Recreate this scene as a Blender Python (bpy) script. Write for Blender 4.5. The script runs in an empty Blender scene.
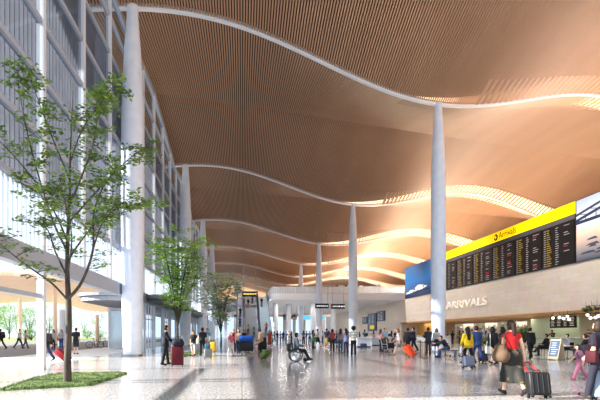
import bpy, math, random
import numpy as np
from mathutils import Vector, Matrix
random.seed(7)
SC = bpy.context.scene
COL = SC.collection
R = math.radians
F, VX, VY, EYE = 450.0, 242.0, 333.5, 1.42      # focal length in pixels, vanishing point, eye height

# ------------------------------------------------------------------ materials
_mats = {}
def lin(c):
    c = c / 255.0
    return c / 12.92 if c <= 0.04045 else ((c + 0.055) / 1.055) ** 2.4
def rgb(c):
    return (lin(c[0]), lin(c[1]), lin(c[2]), 1.0)
def mat(c, rough=0.6, metal=0.0, emit=0.0, alpha=1.0, name=None):
    key = (tuple(c), rough, metal, emit, alpha)
    if key in _mats: return _mats[key]
    m = bpy.data.materials.new(name or 'paint')
    m.use_nodes = True
    b = m.node_tree.nodes['Principled BSDF']
    b.inputs['Base Color'].default_value = rgb(c)
    b.inputs['Roughness'].default_value = rough
    b.inputs['Metallic'].default_value = metal
    if rough >= .4 and not metal: b.inputs['Specular IOR Level'].default_value = .2
    if emit:
        b.inputs['Emission Color'].default_value = rgb(c)
        b.inputs['Emission Strength'].default_value = emit
    _mats[key] = m
    return m
def noisy(name, c1, c2, scale, rough=0.6, stretch=(1, 1, 1), lo=0.4, hi=0.6, detail=4.0, rough2=None, bump=0.0):
    m = bpy.data.materials.new(name); m.use_nodes = True
    nt = m.node_tree; N = nt.nodes; L = nt.links
    b = N['Principled BSDF']
    tc = N.new('ShaderNodeTexCoord'); mp = N.new('ShaderNodeMapping'); mp.inputs['Scale'].default_value = stretch
    nz = N.new('ShaderNodeTexNoise'); nz.inputs['Scale'].default_value = scale; nz.inputs['Detail'].default_value = detail
    cr = N.new('ShaderNodeValToRGB')
    cr.color_ramp.elements[0].position = lo; cr.color_ramp.elements[1].position = hi
    cr.color_ramp.elements[0].color = rgb(c1); cr.color_ramp.elements[1].color = rgb(c2)
    L.new(tc.outputs['Object'], mp.inputs['Vector']); L.new(mp.outputs['Vector'], nz.inputs['Vector'])
    L.new(nz.outputs['Fac'], cr.inputs['Fac']); L.new(cr.outputs['Color'], b.inputs['Base Color'])
    b.inputs['Roughness'].default_value = rough
    if bump:
        bp = N.new('ShaderNodeBump'); bp.inputs['Strength'].default_value = bump
        L.new(nz.outputs['Fac'], bp.inputs['Height']); L.new(bp.outputs['Normal'], b.inputs['Normal'])
    return m
def glass(name, tint=(235, 243, 250), refl=0.08, frost=0.0):
    m = bpy.data.materials.new(name); m.use_nodes = True
    nt = m.node_tree; N = nt.nodes; L = nt.links
    N.remove(N['Principled BSDF'])
    out = N['Material Output']
    tr = N.new('ShaderNodeBsdfTransparent'); tr.inputs['Color'].default_value = rgb(tint)
    gl = N.new('ShaderNodeBsdfGlossy'); gl.inputs['Roughness'].default_value = 0.03
    mx = N.new('ShaderNodeMixShader'); mx.inputs['Fac'].default_value = refl
    L.new(tr.outputs[0], mx.inputs[1]); L.new(gl.outputs[0], mx.inputs[2])
    if frost:
        di = N.new('ShaderNodeBsdfTranslucent'); di.inputs['Color'].default_value = rgb((245, 248, 252))
        df = N.new('ShaderNodeBsdfDiffuse'); df.inputs['Color'].default_value = rgb((240, 244, 250))
        ad = N.new('ShaderNodeMixShader'); ad.inputs['Fac'].default_value = 0.5
        L.new(di.outputs[0], ad.inputs[1]); L.new(df.outputs[0], ad.inputs[2])
        m2 = N.new('ShaderNodeMixShader'); m2.inputs['Fac'].default_value = frost
        L.new(mx.outputs[0], m2.inputs[1]); L.new(ad.outputs[0], m2.inputs[2]); mx = m2
    L.new(mx.outputs[0], out.inputs['Surface'])
    return m

WHITE = mat((226, 230, 238), 0.45); OFFWHITE = mat((214, 218, 226), 0.5)
COLW = noisy('column_paint', (214, 225, 243), (222, 231, 246), 2.0, 0.42)
BLACK = mat((22, 22, 26), 0.5); DARK = mat((45, 47, 54), 0.5); STEEL = mat((150, 154, 162), 0.35, 0.8)
GREYP = mat((120, 124, 134), 0.5); CHROME = mat((200, 204, 210), 0.2, 0.9)
RUBBER = mat((30, 30, 32), 0.7)
CLEAR = glass('clear_glass'); FROST = glass('frosted_glass', frost=0.25)

# ------------------------------------------------------------------ mesh builder
class MB:
    def __init__(s): s.v = []; s.f = []; s.m = []; s.mi = 0
    def add(s, vs, fs):
        o = len(s.v); s.v.extend([tuple(p) for p in vs])
        s.f.extend([tuple(i + o for i in f) for f in fs]); s.m.extend([s.mi] * len(fs)); return s
    def box(s, c, d, rot=None):
        x, y, z = d[0] / 2, d[1] / 2, d[2] / 2
        vs = [Vector(p) for p in ((-x,-y,-z),(x,-y,-z),(x,y,-z),(-x,y,-z),(-x,-y,z),(x,-y,z),(x,y,z),(-x,y,z))]
        if rot is not None: vs = [rot @ p for p in vs]
        c = Vector(c)
        return s.add([p + c for p in vs], [(3,2,1,0),(4,5,6,7),(0,1,5,4),(1,2,6,5),(2,3,7,6),(3,0,4,7)])
    def rbox(s, c, d, r=0.02, rot=None, n=3):           # box with rounded vertical-ish edges on all sides (superellipse rings)
        x, y, z = d[0] / 2, d[1] / 2, d[2] / 2; r = min(r, x, y, z)
        prof = []
        for (zz, ins) in [(-z, r), (-z + r * .3, r * .3), (-z + r, 0), (z - r, 0), (z - r * .3, r * .3), (z, r)]:
            ring = []
            for (sx, sy, a0) in ((1, 1, 0), (-1, 1, 90), (-1, -1, 180), (1, -1, 270)):
                for k in range(n + 1):
                    a = R(a0 + 90 * k / n)
                    ring.append(((x - r) * sx + (r - ins) * math.cos(a) if r > ins else (x - r) * sx, (y - r) * sy + (r - ins) * math.sin(a) if r > ins else (y - r) * sy, zz))
            prof.append(ring)
        m = len(prof[0]); vs = [Vector(p) for q in prof for p in q]
        if rot is not None: vs = [rot @ p for p in vs]
        c = Vector(c); vs = [p + c for p in vs]
        fs = [(a * m + i, a * m + (i + 1) % m, (a + 1) * m + (i + 1) % m, (a + 1) * m + i) for a in range(len(prof) - 1) for i in range(m)]
        fs.append(tuple(range(m - 1, -1, -1))); fs.append(tuple((len(prof) - 1) * m + i for i in range(m)))
        return s.add(vs, fs)
    def tube(s, pts, rs, n=8, caps=True):
        pts = [Vector(p) for p in pts]
        if not hasattr(rs, '__len__'): rs = [rs] * len(pts)
        vs = []; prev = None
        for i, p in enumerate(pts):
            t = (pts[min(i + 1, len(pts) - 1)] - pts[max(i - 1, 0)])
            t = t.normalized() if t.length > 1e-9 else Vector((0, 0, 1))
            if prev is None:
                a = Vector((0, 0, 1)) if abs(t.z) < 0.9 else Vector((1, 0, 0))
                u = t.cross(a).normalized()
            else:
                u = (prev - t * prev.dot(t)); u = u.normalized() if u.length > 1e-6 else t.orthogonal().normalized()
            prev = u; w = t.cross(u)
            for k in range(n):
                a = 2 * math.pi * k / n
                vs.append(p + (u * math.cos(a) + w * math.sin(a)) * rs[i])
        fs = [(i * n + k, i * n + (k + 1) % n, (i + 1) * n + (k + 1) % n, (i + 1) * n + k) for i in range(len(pts) - 1) for k in range(n)]
        if caps: fs += [tuple(range(n - 1, -1, -1)), tuple((len(pts) - 1) * n + k for k in range(n))]
        return s.add(vs, fs)
    def ball(s, c, r, n=10, m=6):
        if not hasattr(r, '__len__'): r = (r, r, r)
        vs = [(c[0], c[1], c[2] - r[2])]
        for j in range(1, m):
            a = math.pi * j / m - math.pi / 2
            for k in range(n):
                b = 2 * math.pi * k / n
                vs.append((c[0] + r[0] * math.cos(a) * math.cos(b), c[1] + r[1] * math.cos(a) * math.sin(b), c[2] + r[2] * math.sin(a)))
        vs.append((c[0], c[1], c[2] + r[2])); T = len(vs) - 1
        fs = [(0, 1 + (k + 1) % n, 1 + k) for k in range(n)]
        for j in range(m - 2):
            fs += [(1 + j * n + k, 1 + j * n + (k + 1) % n, 1 + (j + 1) * n + (k + 1) % n, 1 + (j + 1) * n + k) for k in range(n)]
        fs += [(1 + (m - 2) * n + k, 1 + (m - 2) * n + (k + 1) % n, T) for k in range(n)]
        return s.add(vs, fs)
    def ring(s, c, axis, R0, r, n=20, m=6):              # torus
        ax = Vector(axis).normalized(); u = ax.orthogonal().normalized(); w = ax.cross(u); c = Vector(c); vs = []
        for i in range(n):
            a = 2 * math.pi * i / n; d = u * math.cos(a) + w * math.sin(a)
            for k in range(m):
                b = 2 * math.pi * k / m
                vs.append(c + d * (R0 + r * math.cos(b)) + ax * r * math.sin(b))
        return s.add(vs, [(i * m + k, ((i + 1) % n) * m + k, ((i + 1) % n) * m + (k + 1) % m, i * m + (k + 1) % m) for i in range(n) for k in range(m)])
    def build(s, name, mats, parent=None, smooth=False):
        me = bpy.data.meshes.new(name); me.from_pydata(s.v, [], s.f)
        if not isinstance(mats, (list, tuple)): mats = [mats]
        for m in mats: me.materials.append(m)
        if len(mats) > 1: me.polygons.foreach_set('material_index', s.m)
        if smooth:
            me.polygons.foreach_set('use_smooth', [True] * len(me.polygons))
            try: me.set_sharp_from_angle(angle=R(40))
            except Exception: pass
        me.update()
        o = bpy.data.objects.new(name, me); COL.objects.link(o)
        if parent is not None: o.parent = parent
        return o
def tag(o, label=None, cat=None, group=None, kind=None):
    if label: o['label'] = label
    if cat: o['category'] = cat
    if group: o['group'] = group
    if kind: o['kind'] = kind
    return o
def thing(name, label, cat, loc=(0, 0, 0), rz=0.0, group=None, rot=None):
    o = bpy.data.objects.new(name, None); COL.objects.link(o); o.empty_display_size = 0.2
    o.location = loc; o.rotation_euler = rot if rot else (0, 0, rz)
    return tag(o, label, cat, group)
def struct(o): o['kind'] = 'structure'; return o
def copy_tree(o, parent=None):
    c = o.copy(); COL.objects.link(c); c.parent = parent
    for ch in list(o.children): copy_tree(ch, c)
    return c
def at(u, v):                                            # floor point seen at pixel (u, v)
    d = F * EYE / (v - VY); return ((u - VX) * d / F, d)
def px(u, v, d):                                         # point seen at (u, v) at depth d
    return Vector(((u - VX) * d / F, d, EYE + (VY - v) * d / F))

# ------------------------------------------------------------------ building shell
XF, XW = -7.8, 28.0
SLOPE = 0.286
SD = [7.0, 30.4, 53.9, 72.3, 91.4, 110.0, 128.0, 146.0, 164.0]      # seam depth on x = 0
SZ = [22.6, 22.3, 21.1, 19.4, 18.8, 18.5, 18.3, 18.2, 18.1]         # crest height at each seam
SDIP = [3.2, 3.2, 3.1, 2.95, 2.85, 2.8, 2.8, 2.8, 2.8]
def ceil_z(x, k, t):                                     # bay k, t in 0..1 from seam k to seam k+1
    a = 0.5 * (1 - math.cos(2 * math.pi * (x + 3) / 35.0))
    g = abs(1 - 2 * t) ** 1.15
    zr = SZ[k] * (1 - t) + SZ[k + 1] * t
    dip = SDIP[k] * (1 - t) + SDIP[k + 1] * t
    return zr - dip * a * g + (1 - g) * 1.0 - 0.004 * max(x, 0)
def seam_y(x, k): return SD[k] + SLOPE * x
def ceil_at(x, y):
    for k in range(len(SD) - 1):
        y0, y1 = seam_y(x, k), seam_y(x, k + 1)
        if y0 <= y <= y1: return ceil_z(x, k, (y - y0) / (y1 - y0))
    return SZ[0] - .5 if y < SD[1] else SZ[-1]

TIMBER = noisy('slat_timber', (178, 140, 112), (184, 146, 118), .5, 0.55, (1, .08, 1))
SLATBACK = noisy('slat_backing', (48, 32, 25), (58, 40, 31), 1.0, 0.8)
def build_ceiling():
    mb = MB(); NT = 9
    x = -22.0; pitch, w = 0.18, 0.092
    while x < 58.0:
        for k in range(len(SD) - 1):
            y0, y1 = seam_y(x, k) + 0.2, seam_y(x, k + 1) - 0.2
            if y1 < 14: continue
            vs = []; L_ = y1 - y0; e = 2.3 / L_
            ts = sorted([0, e, e + .01, 1 - e - .01, 1 - e, 1] + [e + .03 + (1 - 2 * e - .06) * i / 6 for i in range(7)]); NT = len(ts)
            for t in ts:
                y = y0 + L_ * t; z = ceil_z(x, k, .2 / (L_ + .4) + t * L_ / (L_ + .4)); dep = .04 if x > 12.5 and k > 0 and (t <= e + 1e-6 or t >= 1 - e - 1e-6) else .16
                vs += [(x - w / 2, y, z + dep), (x - w / 2, y, z), (x + w / 2, y, z), (x + w / 2, y, z + dep)]
            fs = []
            for i in range(NT - 1):
                a, b = i * 4, i * 4 + 4
                for j in range(3): fs.append((a + j + 1, a + j, b + j, b + j + 1))
            mb.add(vs, fs)
        x += pitch
    for k in range(1, 7):                                # broad bars crossing the glowing strips
        x = 18.5
        while x < 57:
            for sg in (-1, 1):
                vs = []
                for off in (.2, 1.2, 2.3):
                    y = seam_y(x, k) + sg * off; z = ceil_at(x, y)
                    vs += [(x - .1, y, z + .02), (x - .1, y, z - .03), (x + .1, y, z - .03), (x + .1, y, z + .02)]
                mb.add(vs, [(i * 4 + (j + 1) % 4, i * 4 + j, i * 4 + 4 + j, i * 4 + 4 + (j + 1) % 4) for i in range(2) for j in range(4)])
            x += .55
    mb.mi = 1
    xs = [-22.2 + 80.4 * i / 90 for i in range(91)]
    for k in range(len(SD) - 1):
        vs = []; n = 9
        for xx in xs:
            y0, y1 = seam_y(xx, k), seam_y(xx, k + 1)
            for i in range(n):
                t = i / (n - 1); vs.append((xx, y0 + (y1 - y0) * t, ceil_z(xx, k, t) + 0.62))
        fs = [(a * n + i, a * n + i + 1, (a + 1) * n + i + 1, (a + 1) * n + i) for a in range(90) for i in range(n - 1)]
        mb.add(vs, fs)
    struct(mb.build('ceiling', [TIMBER, SLATBACK]))
    # seams: pale arched beam along each joint, glowing strips above the slats on the right
    GLOW = mat((255, 228, 190), 0.5, 0, 3.6)
    names = ['nearest', 'second', 'third', 'fourth', 'fifth', 'sixth', 'seventh']
    for k in range(1, 8):
        pts = [(-21.5 + 79 * i / 80) for i in range(81)]
        m = MB(); vs = []
        for xx in pts:
            y, z = seam_y(xx, k), ceil_z(xx, k, 0)
            vs += [(xx, y - .14, z + .3), (xx, y - .14, z - .05), (xx, y + .14, z - .05), (xx, y + .14, z + .3)]
        fs = [(i * 4 + (j + 1) % 4, i * 4 + j, i * 4 + 4 + j, i * 4 + 4 + (j + 1) % 4) for i in range(80) for j in range(4)]
        m.add(vs, fs)
        struct(m.build('trim_%d' % k, WHITE))
        if k > 6: continue
        m = MB()
        for sgn in (-1, 1):
            vs = []
            for i in range(41):
                xx = 13.0 + 44 * i / 40; y = seam_y(xx, k)
                for off in (.2, .2 + 1.9 * min(1, i / 14)):
                    yy = y + sgn * off
                    vs.append((xx, yy, ceil_at(xx, yy) + 0.13))
            m.add(vs, [(i * 2, i * 2 + 1, i * 2 + 3, i * 2 + 2) for i in range(40)])
        tag(m.build('ceiling_light_strip', GLOW), 'glowing warm light strip along the %s roof seam, above the slats' % names[k - 1], 'light', 'light strips in the roof seams')
build_ceiling()

def floor_mat():
    m = bpy.data.materials.new('terrazzo'); m.use_nodes = True
    nt = m.node_tree; N = nt.nodes; L = nt.links; b = N['Principled BSDF']
    tc = N.new('ShaderNodeTexCoord')
    n1 = N.new('ShaderNodeTexNoise'); n1.inputs['Scale'].default_value = 16; n1.inputs['Detail'].default_value = 3
    cr = N.new('ShaderNodeValToRGB'); e = cr.color_ramp.elements
    e[0].position = .38; e[0].color = rgb((128, 128, 133)); e[1].position = .62; e[1].color = rgb((196, 195, 196))
    L.new(tc.outputs['Object'], n1.inputs['Vector']); L.new(n1.outputs['Fac'], cr.inputs['Fac'])
    br = N.new('ShaderNodeTexBrick'); br.inputs['Scale'].default_value = 1.0
    br.inputs['Brick Width'].default_value = 3.0; br.inputs['Row Height'].default_value = 1.5; br.inputs['Mortar Size'].default_value = .012
    br.offset = 0.0
    br.inputs['Color1'].default_value = (1, 1, 1, 1); br.inputs['Color2'].default_value = (.93, .93, .94, 1); br.inputs['Mortar'].default_value = (.55, .55, .56, 1)
    L.new(tc.outputs['Object'], br.inputs['Vector'])
    mx = N.new('ShaderNodeMix'); mx.data_type = 'RGBA'; mx.blend_type = 'MULTIPLY'; mx.inputs['Factor'].default_value = 1
    L.new(cr.outputs['Color'], mx.inputs['A']); L.new(br.outputs['Color'], mx.inputs['B'])
    L.new(mx.outputs['Result'], b.inputs['Base Color'])
    b.inputs['Roughness'].default_value = 0.16
    b.inputs['Specular IOR Level'].default_value = 0.6
    return m
struct(MB().box((26, 80, -.15), (70, 190, .3)).build('floor', floor_mat()))
ROAD = noisy('asphalt', (96, 98, 104), (118, 120, 126), 30, 0.8)
PAVE = noisy('outdoor_paving', (196, 196, 198), (216, 216, 218), 3, 0.6)
struct(MB().box((-11.5, 85, -.15), (5, 200, .3)).build('pavement', PAVE))
struct(MB().box((-26, 85, -.16), (24, 200, .3)).build('road', ROAD))
struct(MB().box((-88, 85, -.15), (100, 200, .3)).build('garden_ground', noisy('lawn', (96, 120, 66), (132, 152, 92), 1.5, 0.9)))

# columns
def column(x, y, z, r, label):
    prof = [(0, .78), (.02, .80), (.25, .95), (.45, 1.0), (.7, .93), (.88, .70), (.97, .50), (1, .47)]
    m = MB(); m.tube([(0, 0, z * t) for t, _ in prof], [r * q for _, q in prof], 32)
    t = thing('hall_column', label, 'column', (x, y, 0), 0, 'tapered white columns of the hall')
    m.build('shaft', COLW, t, True)
    b = MB(); b.tube([(0, 0, 0), (0, 0, .12)], [r * .86, r * .86], 32); b.build('base_collar', STEEL, t, True)
    c = MB(); c.tube([(0, 0, z - .12), (0, 0, z + .02)], [r * .56, r * .56], 24); c.build('top_collar', OFFWHITE, t, True)
ords = ['nearest', 'second nearest', 'third nearest', 'fourth nearest']
for i, (u, d, r) in enumerate([(132.5, 28.4, .74), (185.5, 52, .72), (202.8, 70.5, .7), (212, 88.5, .7)]):
    x = (u - VX) / F * d; column(x, d, ceil_at(x, d) + .05, r, 'white tapered column along the glazed left side, %s of its row' % ords[i])
for i, (u, d, r) in enumerate([(438.3, 34.7, .56), (353, 58, .58), (319, 76, .55), (301, 95, .55)]):
    x = (u - VX) / F * d; column(x, d, ceil_at(x, d) + .05, r, 'white tapered column of the row beside the arrivals desks, %s of its row' % ords[i])

# left facade
def facade():
    FINB = noisy('blue_grey_louvre', (148, 152, 162), (160, 164, 174), 1.0, 0.5)
    PANEL = glass('frosted_panel', frost=0.75)
    TINT = glass('facade_glass', (228, 232, 238))
    FRAME = mat((206, 212, 222), 0.45); RAIL = mat((160, 168, 184), 0.5)
    Y0, DY = 8.6, 4.45; NB = 30
    zs = [6.85, 9.05, 11.3, 13.5, 15.7, 17.9, 20.1]
    m = MB(); r = MB()
    for i in range(NB + 1):
        y = Y0 + DY * i; top = ceil_at(XF, max(y, 14)) + .15
        z0 = 3.9 if i in (3, 4) else 0
        m.box((XF, y, (top + z0) / 2), (.28, .23, top - z0))
    for i in range(NB):
        ya, yb = Y0 + DY * i + .13, Y0 + DY * (i + 1) - .13; yc = (ya + yb) / 2
        ta, tb = ceil_at(XF, max(ya, 14)), ceil_at(XF, max(yb, 14))
        for z in zs:
            if z < min(ta, tb) - .8: r.box((XF - .02, yc, z), (.22, yb - ya, .21))
        # top rail follows the ceiling
        r.add([(XF - .14, ya, ta - .4), (XF + .14, ya, ta - .4), (XF + .14, ya, ta + .1), (XF - .14, ya, ta + .1),
               (XF - .14, yb, tb - .4), (XF + .14, yb, tb - .4), (XF + .14, yb, tb + .1), (XF - .14, yb, tb + .1)],
              [(0, 1, 2, 3), (7, 6, 5, 4), (0, 4, 5, 1), (1, 5, 6, 2), (2, 6, 7, 3), (3, 7, 4, 0)])
    r.box((XF, Y0 + DY * NB / 2, 4.22), (.4, DY * NB, .75))
    m.v += []; n0 = len(m.v)
    m.mi = 1; m.add(r.v, r.f)
    struct(m.build('wall_left', [FRAME, RAIL]))
    for i in range(NB):
        ya, yb = Y0 + DY * i + .13, Y0 + DY * (i + 1) - .13; yc = (ya + yb) / 2
        top = min(ceil_at(XF, max(ya, 14)), ceil_at(XF, max(yb, 14))) - .3
        g = MB(); g.box((XF - .02, yc, (4.6 + top) / 2), (.02, yb - ya, top - 4.6))
        o = struct(g.build('window_%d' % (i + 1), TINT))
        if i > 4: MB().box((XF - .02, yc, 1.92), (.02, yb - ya, 3.84)).build('lower_pane', CLEAR, o)
        f = MB(); nf = 13
        ftop = min(17.8, top - 3.0)
        for k in range(nf):
            yy = ya + (k + .5) * (yb - ya) / nf
            f.box((XF - .36, yy, (6.9 + ftop) / 2), (.55, .07, ftop - 6.9))
        f.build('louvre_fins', FINB, o)
        f = MB()
        for k in range(nf):
            yy = ya + (k + .5) * (yb - ya) / nf
            f.box((XF - .06, yy, 5.7), (.03, .15, 2.2))
        f.build('frosted_panels', PANEL, o)
    # door portal headers in the first bays
    h = MB()
    for i in range(0, 2):
        ya, yb = Y0 + DY * i + .13, Y0 + DY * (i + 1) - .13
        h.box((XF, (ya + yb) / 2, 2.86), (.14, yb - ya, .16))
    struct(h.build('door_1', mat((170, 180, 198), .4)))
    for i in range(5, NB):
        if i % 2: continue
        ya, yb = Y0 + DY * i + .13, Y0 + DY * (i + 1) - .13
        hh = MB()
        for q in range(1, 4): hh.box((XF, ya + (yb - ya) * q / 4, 1.9), (.08, .05, 3.8))
        hh.box((XF, (ya + yb) / 2, 2.6), (.08, yb - ya, .08))
        struct(hh.build('trim_%d' % (20 + i), WHITE))
    # vestibule outside with frosted panes
    ves = thing('entrance_vestibule', 'white framed glass entrance vestibule outside the left facade', 'vestibule', (-10.2, 45.5, 0))
    fr = MB()
    for (x, y) in ((-1.8, -5), (-1.8, 0), (-1.8, 5), (1.5, -5), (1.5, 5), (0, -5)): fr.box((x, y, 1.85), (.1, .1, 3.7))
    fr.box((-1.8, 0, 3.65), (.12, 10, .12)); fr.box((-.15, -5, 3.65), (3.3, .12, .12)); fr.box((-.15, 5, 3.65), (3.3, .12, .12))
    fr.build('frame', WHITE, ves)
    for nm, c, d in (('glass_panel', (-1.8, -2.5, 1.8), (.02, 4.9, 3.5)), ('glass_panel', (-1.8, 2.5, 1.8), (.02, 4.9, 3.5)),
                     ('glass_panel', (-.9, -5, 1.8), (1.7, .02, 3.5)), ('glass_panel', (.75, -5, 1.8), (1.4, .02, 3.5))):
        MB().box(c, d).build(nm, FROST, ves)
    # entrance canopy: long dark-edged slab with a rounded near end
    can = thing('entrance_canopy', 'long grey entrance canopy with rounded near end along the left facade', 'canopy', (0, 0, 0))
    def slab(x0, x1, y0, y1, z0, z1, mt, nm):
        r_ = (x1 - x0) / 2; xc = (x0 + x1) / 2; pts = []
        for k in range(13):
            a = math.pi + math.pi * k / 12; pts.append((xc + r_ * math.cos(a), y0 + r_ + r_ * math.sin(a)))
        pts += [(x1, y1), (x0, y1)]; n = len(pts)
        vs = [(p[0], p[1], z0) for p in pts] + [(p[0], p[1], z1) for p in pts]
        MB().add(vs, [tuple(range(n - 1, -1, -1)), tuple(range(n, 2 * n))] + [(i, (i + 1) % n, n + (i + 1) % n, n + i) for i in range(n)]).build(nm, mt, can)
    slab(-12.6, XF - .65, 33.5, 120, 3.9, 4.25, mat((150, 154, 164), .5), 'soffit')
    slab(-12.8, XF - .62, 33.3, 120, 4.27, 4.5, mat((150, 156, 168), .45), 'roof_slab')
    ic = thing('inner_canopy', 'dark grey curved canopy slab over the inner glass doors', 'canopy', (0, 0, 0))
    can = ic
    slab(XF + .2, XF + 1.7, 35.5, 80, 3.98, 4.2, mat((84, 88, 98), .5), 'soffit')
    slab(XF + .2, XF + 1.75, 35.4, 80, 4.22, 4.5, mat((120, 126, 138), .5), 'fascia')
facade()

# right wall with recess
STONE = None
def wall_mat():
    m = bpy.data.materials.new('beige_stone'); m.use_nodes = True
    nt = m.node_tree; N = nt.nodes; L = nt.links; b = N['Principled BSDF']
    tc = N.new('ShaderNodeTexCoord'); mp = N.new('ShaderNodeMapping'); mp.inputs['Rotation'].default_value = (0, R(90), 0)
    sx = N.new('ShaderNodeSeparateXYZ'); cx = N.new('ShaderNodeCombineXYZ')
    L.new(tc.outputs['Object'], sx.inputs[0]); L.new(sx.outputs['Y'], cx.inputs['X']); L.new(sx.outputs['Z'], cx.inputs['Y'])
    br = N.new('ShaderNodeTexBrick'); br.inputs['Scale'].default_value = 1
    br.inputs['Brick Width'].default_value = 2.4; br.inputs['Row Height'].default_value = .38; br.inputs['Mortar Size'].default_value = .012
    br.inputs['Color1'].default_value = rgb((226, 214, 202)); br.inputs['Color2'].default_value = rgb((218, 205, 192)); br.inputs['Mortar'].default_value = rgb((212, 198, 184))
    L.new(cx.outputs[0], br.inputs['Vector'])
    nz = N.new('ShaderNodeTexNoise'); nz.inputs['Scale'].default_value = 1.4; nz.inputs['Detail'].default_value = 5
    L.new(tc.outputs['Object'], nz.inputs['Vector'])
    mx = N.new('ShaderNodeMix'); mx.data_type = 'RGBA'; mx.blend_type = 'OVERLAY'; mx.inputs['Factor'].default_value = .25
    L.new(br.outputs['Color'], mx.inputs['A']); L.new(nz.outputs['Color'], mx.inputs['B'])
    L.new(mx.outputs['Result'], b.inputs['Base Color']); b.inputs['Roughness'].default_value = .6
    return m
STONE = wall_mat()
ZS, ZB, ZT = 3.3, 7.35, 12.5
YR = 79.0                                                # recess runs from Y=20 to YR
w = MB()
w.box((XW + 4.5, (20 + YR) / 2, (ZS + ZB) / 2 + .03), (9, YR - 20, ZB - ZS - .06))
w.box((XW + 4.5, (YR + 150) / 2, ZB / 2), (9, 150 - YR, ZB))
struct(w.build('wall_right', STONE))
struct(MB().box((XW - .06, (20 + YR) / 2, ZS - .04), (.3, YR - 20, .16)).build('trim_10', noisy('oak_edge', (178, 126, 70), (196, 146, 86), 2, .5, (1, .1, 1))))
struct(MB().box((XW + 4.5, (20 + YR) / 2, ZS - .06), (8.6, YR - 20, .08)).build('ceiling_recess', noisy('oak_soffit', (196, 150, 96), (210, 166, 112), 2, .5, (1, .1, 1))))
struct(MB().box((XW + 8.8, (20 + YR) / 2, ZS / 2), (.3, YR - 20, ZS)).build('wall_inner', mat((206, 202, 190), .7)))
struct(MB().box((58.5, 80, 11), (.4, 190, 22)).build('wall_outer', noisy('warm_plaster', (206, 160, 118), (216, 172, 130), .5, .7)))
bk = MB(); bk.box((26, 172, 14), (70, .4, 11)); 
struct(bk.build('wall_back', noisy('warm_end_wall', (200, 160, 122), (210, 172, 134), .5, .7)))
# ------------------------------------------------------------------ arrivals board on the right wall
def text_obj(body, size, name, m, parent=None, ext=0.03):
    cu = bpy.data.curves.new(name, 'FONT'); cu.body = body; cu.size = size; cu.extrude = ext; cu.resolution_u = 3; cu.offset = -.006 * size
    tmp = bpy.data.objects.new(name, cu); COL.objects.link(tmp)
    dg = bpy.context.evaluated_depsgraph_get(); me = bpy.data.meshes.new_from_object(tmp.evaluated_get(dg))
    bpy.data.objects.remove(tmp)
    me.name = name; me.materials.clear(); me.materials.append(m)
    o = bpy.data.objects.new(name, me); COL.objects.link(o); o.parent = parent
    return o
WALLROT = (R(90), 0, R(-90))                             # text on the right wall, read from the hall
def wd(u): return F * XW / (u - VX)
def on_wall(o, y, z, x=XW - .2): o.location = (x, y, z); o.rotation_euler = WALLROT

YEL = mat((255, 222, 0), .45, 0, .75); BOARDK = mat((20, 20, 22), .35)
def arrivals_board():
    y0, y1 = wd(432), wd(577)                            # far end, near end
    t = thing('arrivals_board', 'long black flight board under a yellow header reading Arrivals on the right wall', 'board', (XW, (y0 + y1) / 2, 0))
    X = -.12; yc = (y0 + y1) / 2; L = abs(y0 - y1)
    MB().box((.0, 0, (ZB + ZT) / 2), (.2, L, ZT - ZB)).build('casing', BOARDK, t)
    MB().box((X, 0, 11.98), (.06, L - .06, 1.0)).build('yellow_header', YEL, t)
    MB().box((X, 0, 11.24), (.1, L - .06, .42)).build('header_rail', mat((92, 92, 94), .4), t)
    edges = [577, 543.8, 516.6, 493.6, 474.2, 458, 443.7, 432]
    rnd = random.Random(3)
    ydw = mat((190, 160, 44), .5, 0, .35); whw = mat((176, 176, 178), .5, 0, .3); rdw = mat((200, 44, 54), .5, 0, .5)
    for i in range(7):
        a, b = wd(edges[i]), wd(edges[i + 1]); w_ = b - a; c = (a + b) / 2 - yc
        p = MB().box((X - .01, c, 9.2), (.05, w_ - .12, 3.5)); ty, tw, tr = 1, 2, 3
        for k in range(17):
            z = 10.75 - k * .2
            def dash(mi, f0, f1): p.mi = mi; p.box((X - .035, c + w_ / 2 - w_ * (f0 + f1) / 2, z), (.012, w_ * (f1 - f0), .055))
            dash(tw, .06, .12); dash(ty, .15, .15 + rnd.uniform(.06, .16)); dash(tw, .43, .43 + rnd.uniform(.05, .1))
            if rnd.random() < .55: dash(tr if rnd.random() < .18 else tw, .68, .68 + rnd.uniform(.1, .2))
        p.build('display_panel', [BOARDK, ydw, whw, rdw], t)
    ink = mat((34, 32, 24), .5)
    for u in (497.3, 437):
        y = wd(u) - yc
        c = MB(); c.tube([(X - .03, y, 11.95), (X - .06, y, 11.95)], .36, 24); c.build('arrow_roundel', ink, t)
        pl = MB(); rot = Matrix.Rotation(R(28), 3, 'X')
        pl.box((X - .075, y, 11.95), (.02, .46, .07), rot); pl.box((X - .075, y, 11.95), (.02, .08, .4), rot); pl.box((X - .075, y + .17, 12.04), (.02, .07, .18), rot)
        pl.build('plane_symbol', YEL, t)
        o = text_obj('Arrivals', 1.0, 'header_text', ink, t, .01); o.location = (X - .05, y - .55, 11.68); o.rotation_euler = WALLROT
arrivals_board()

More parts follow.
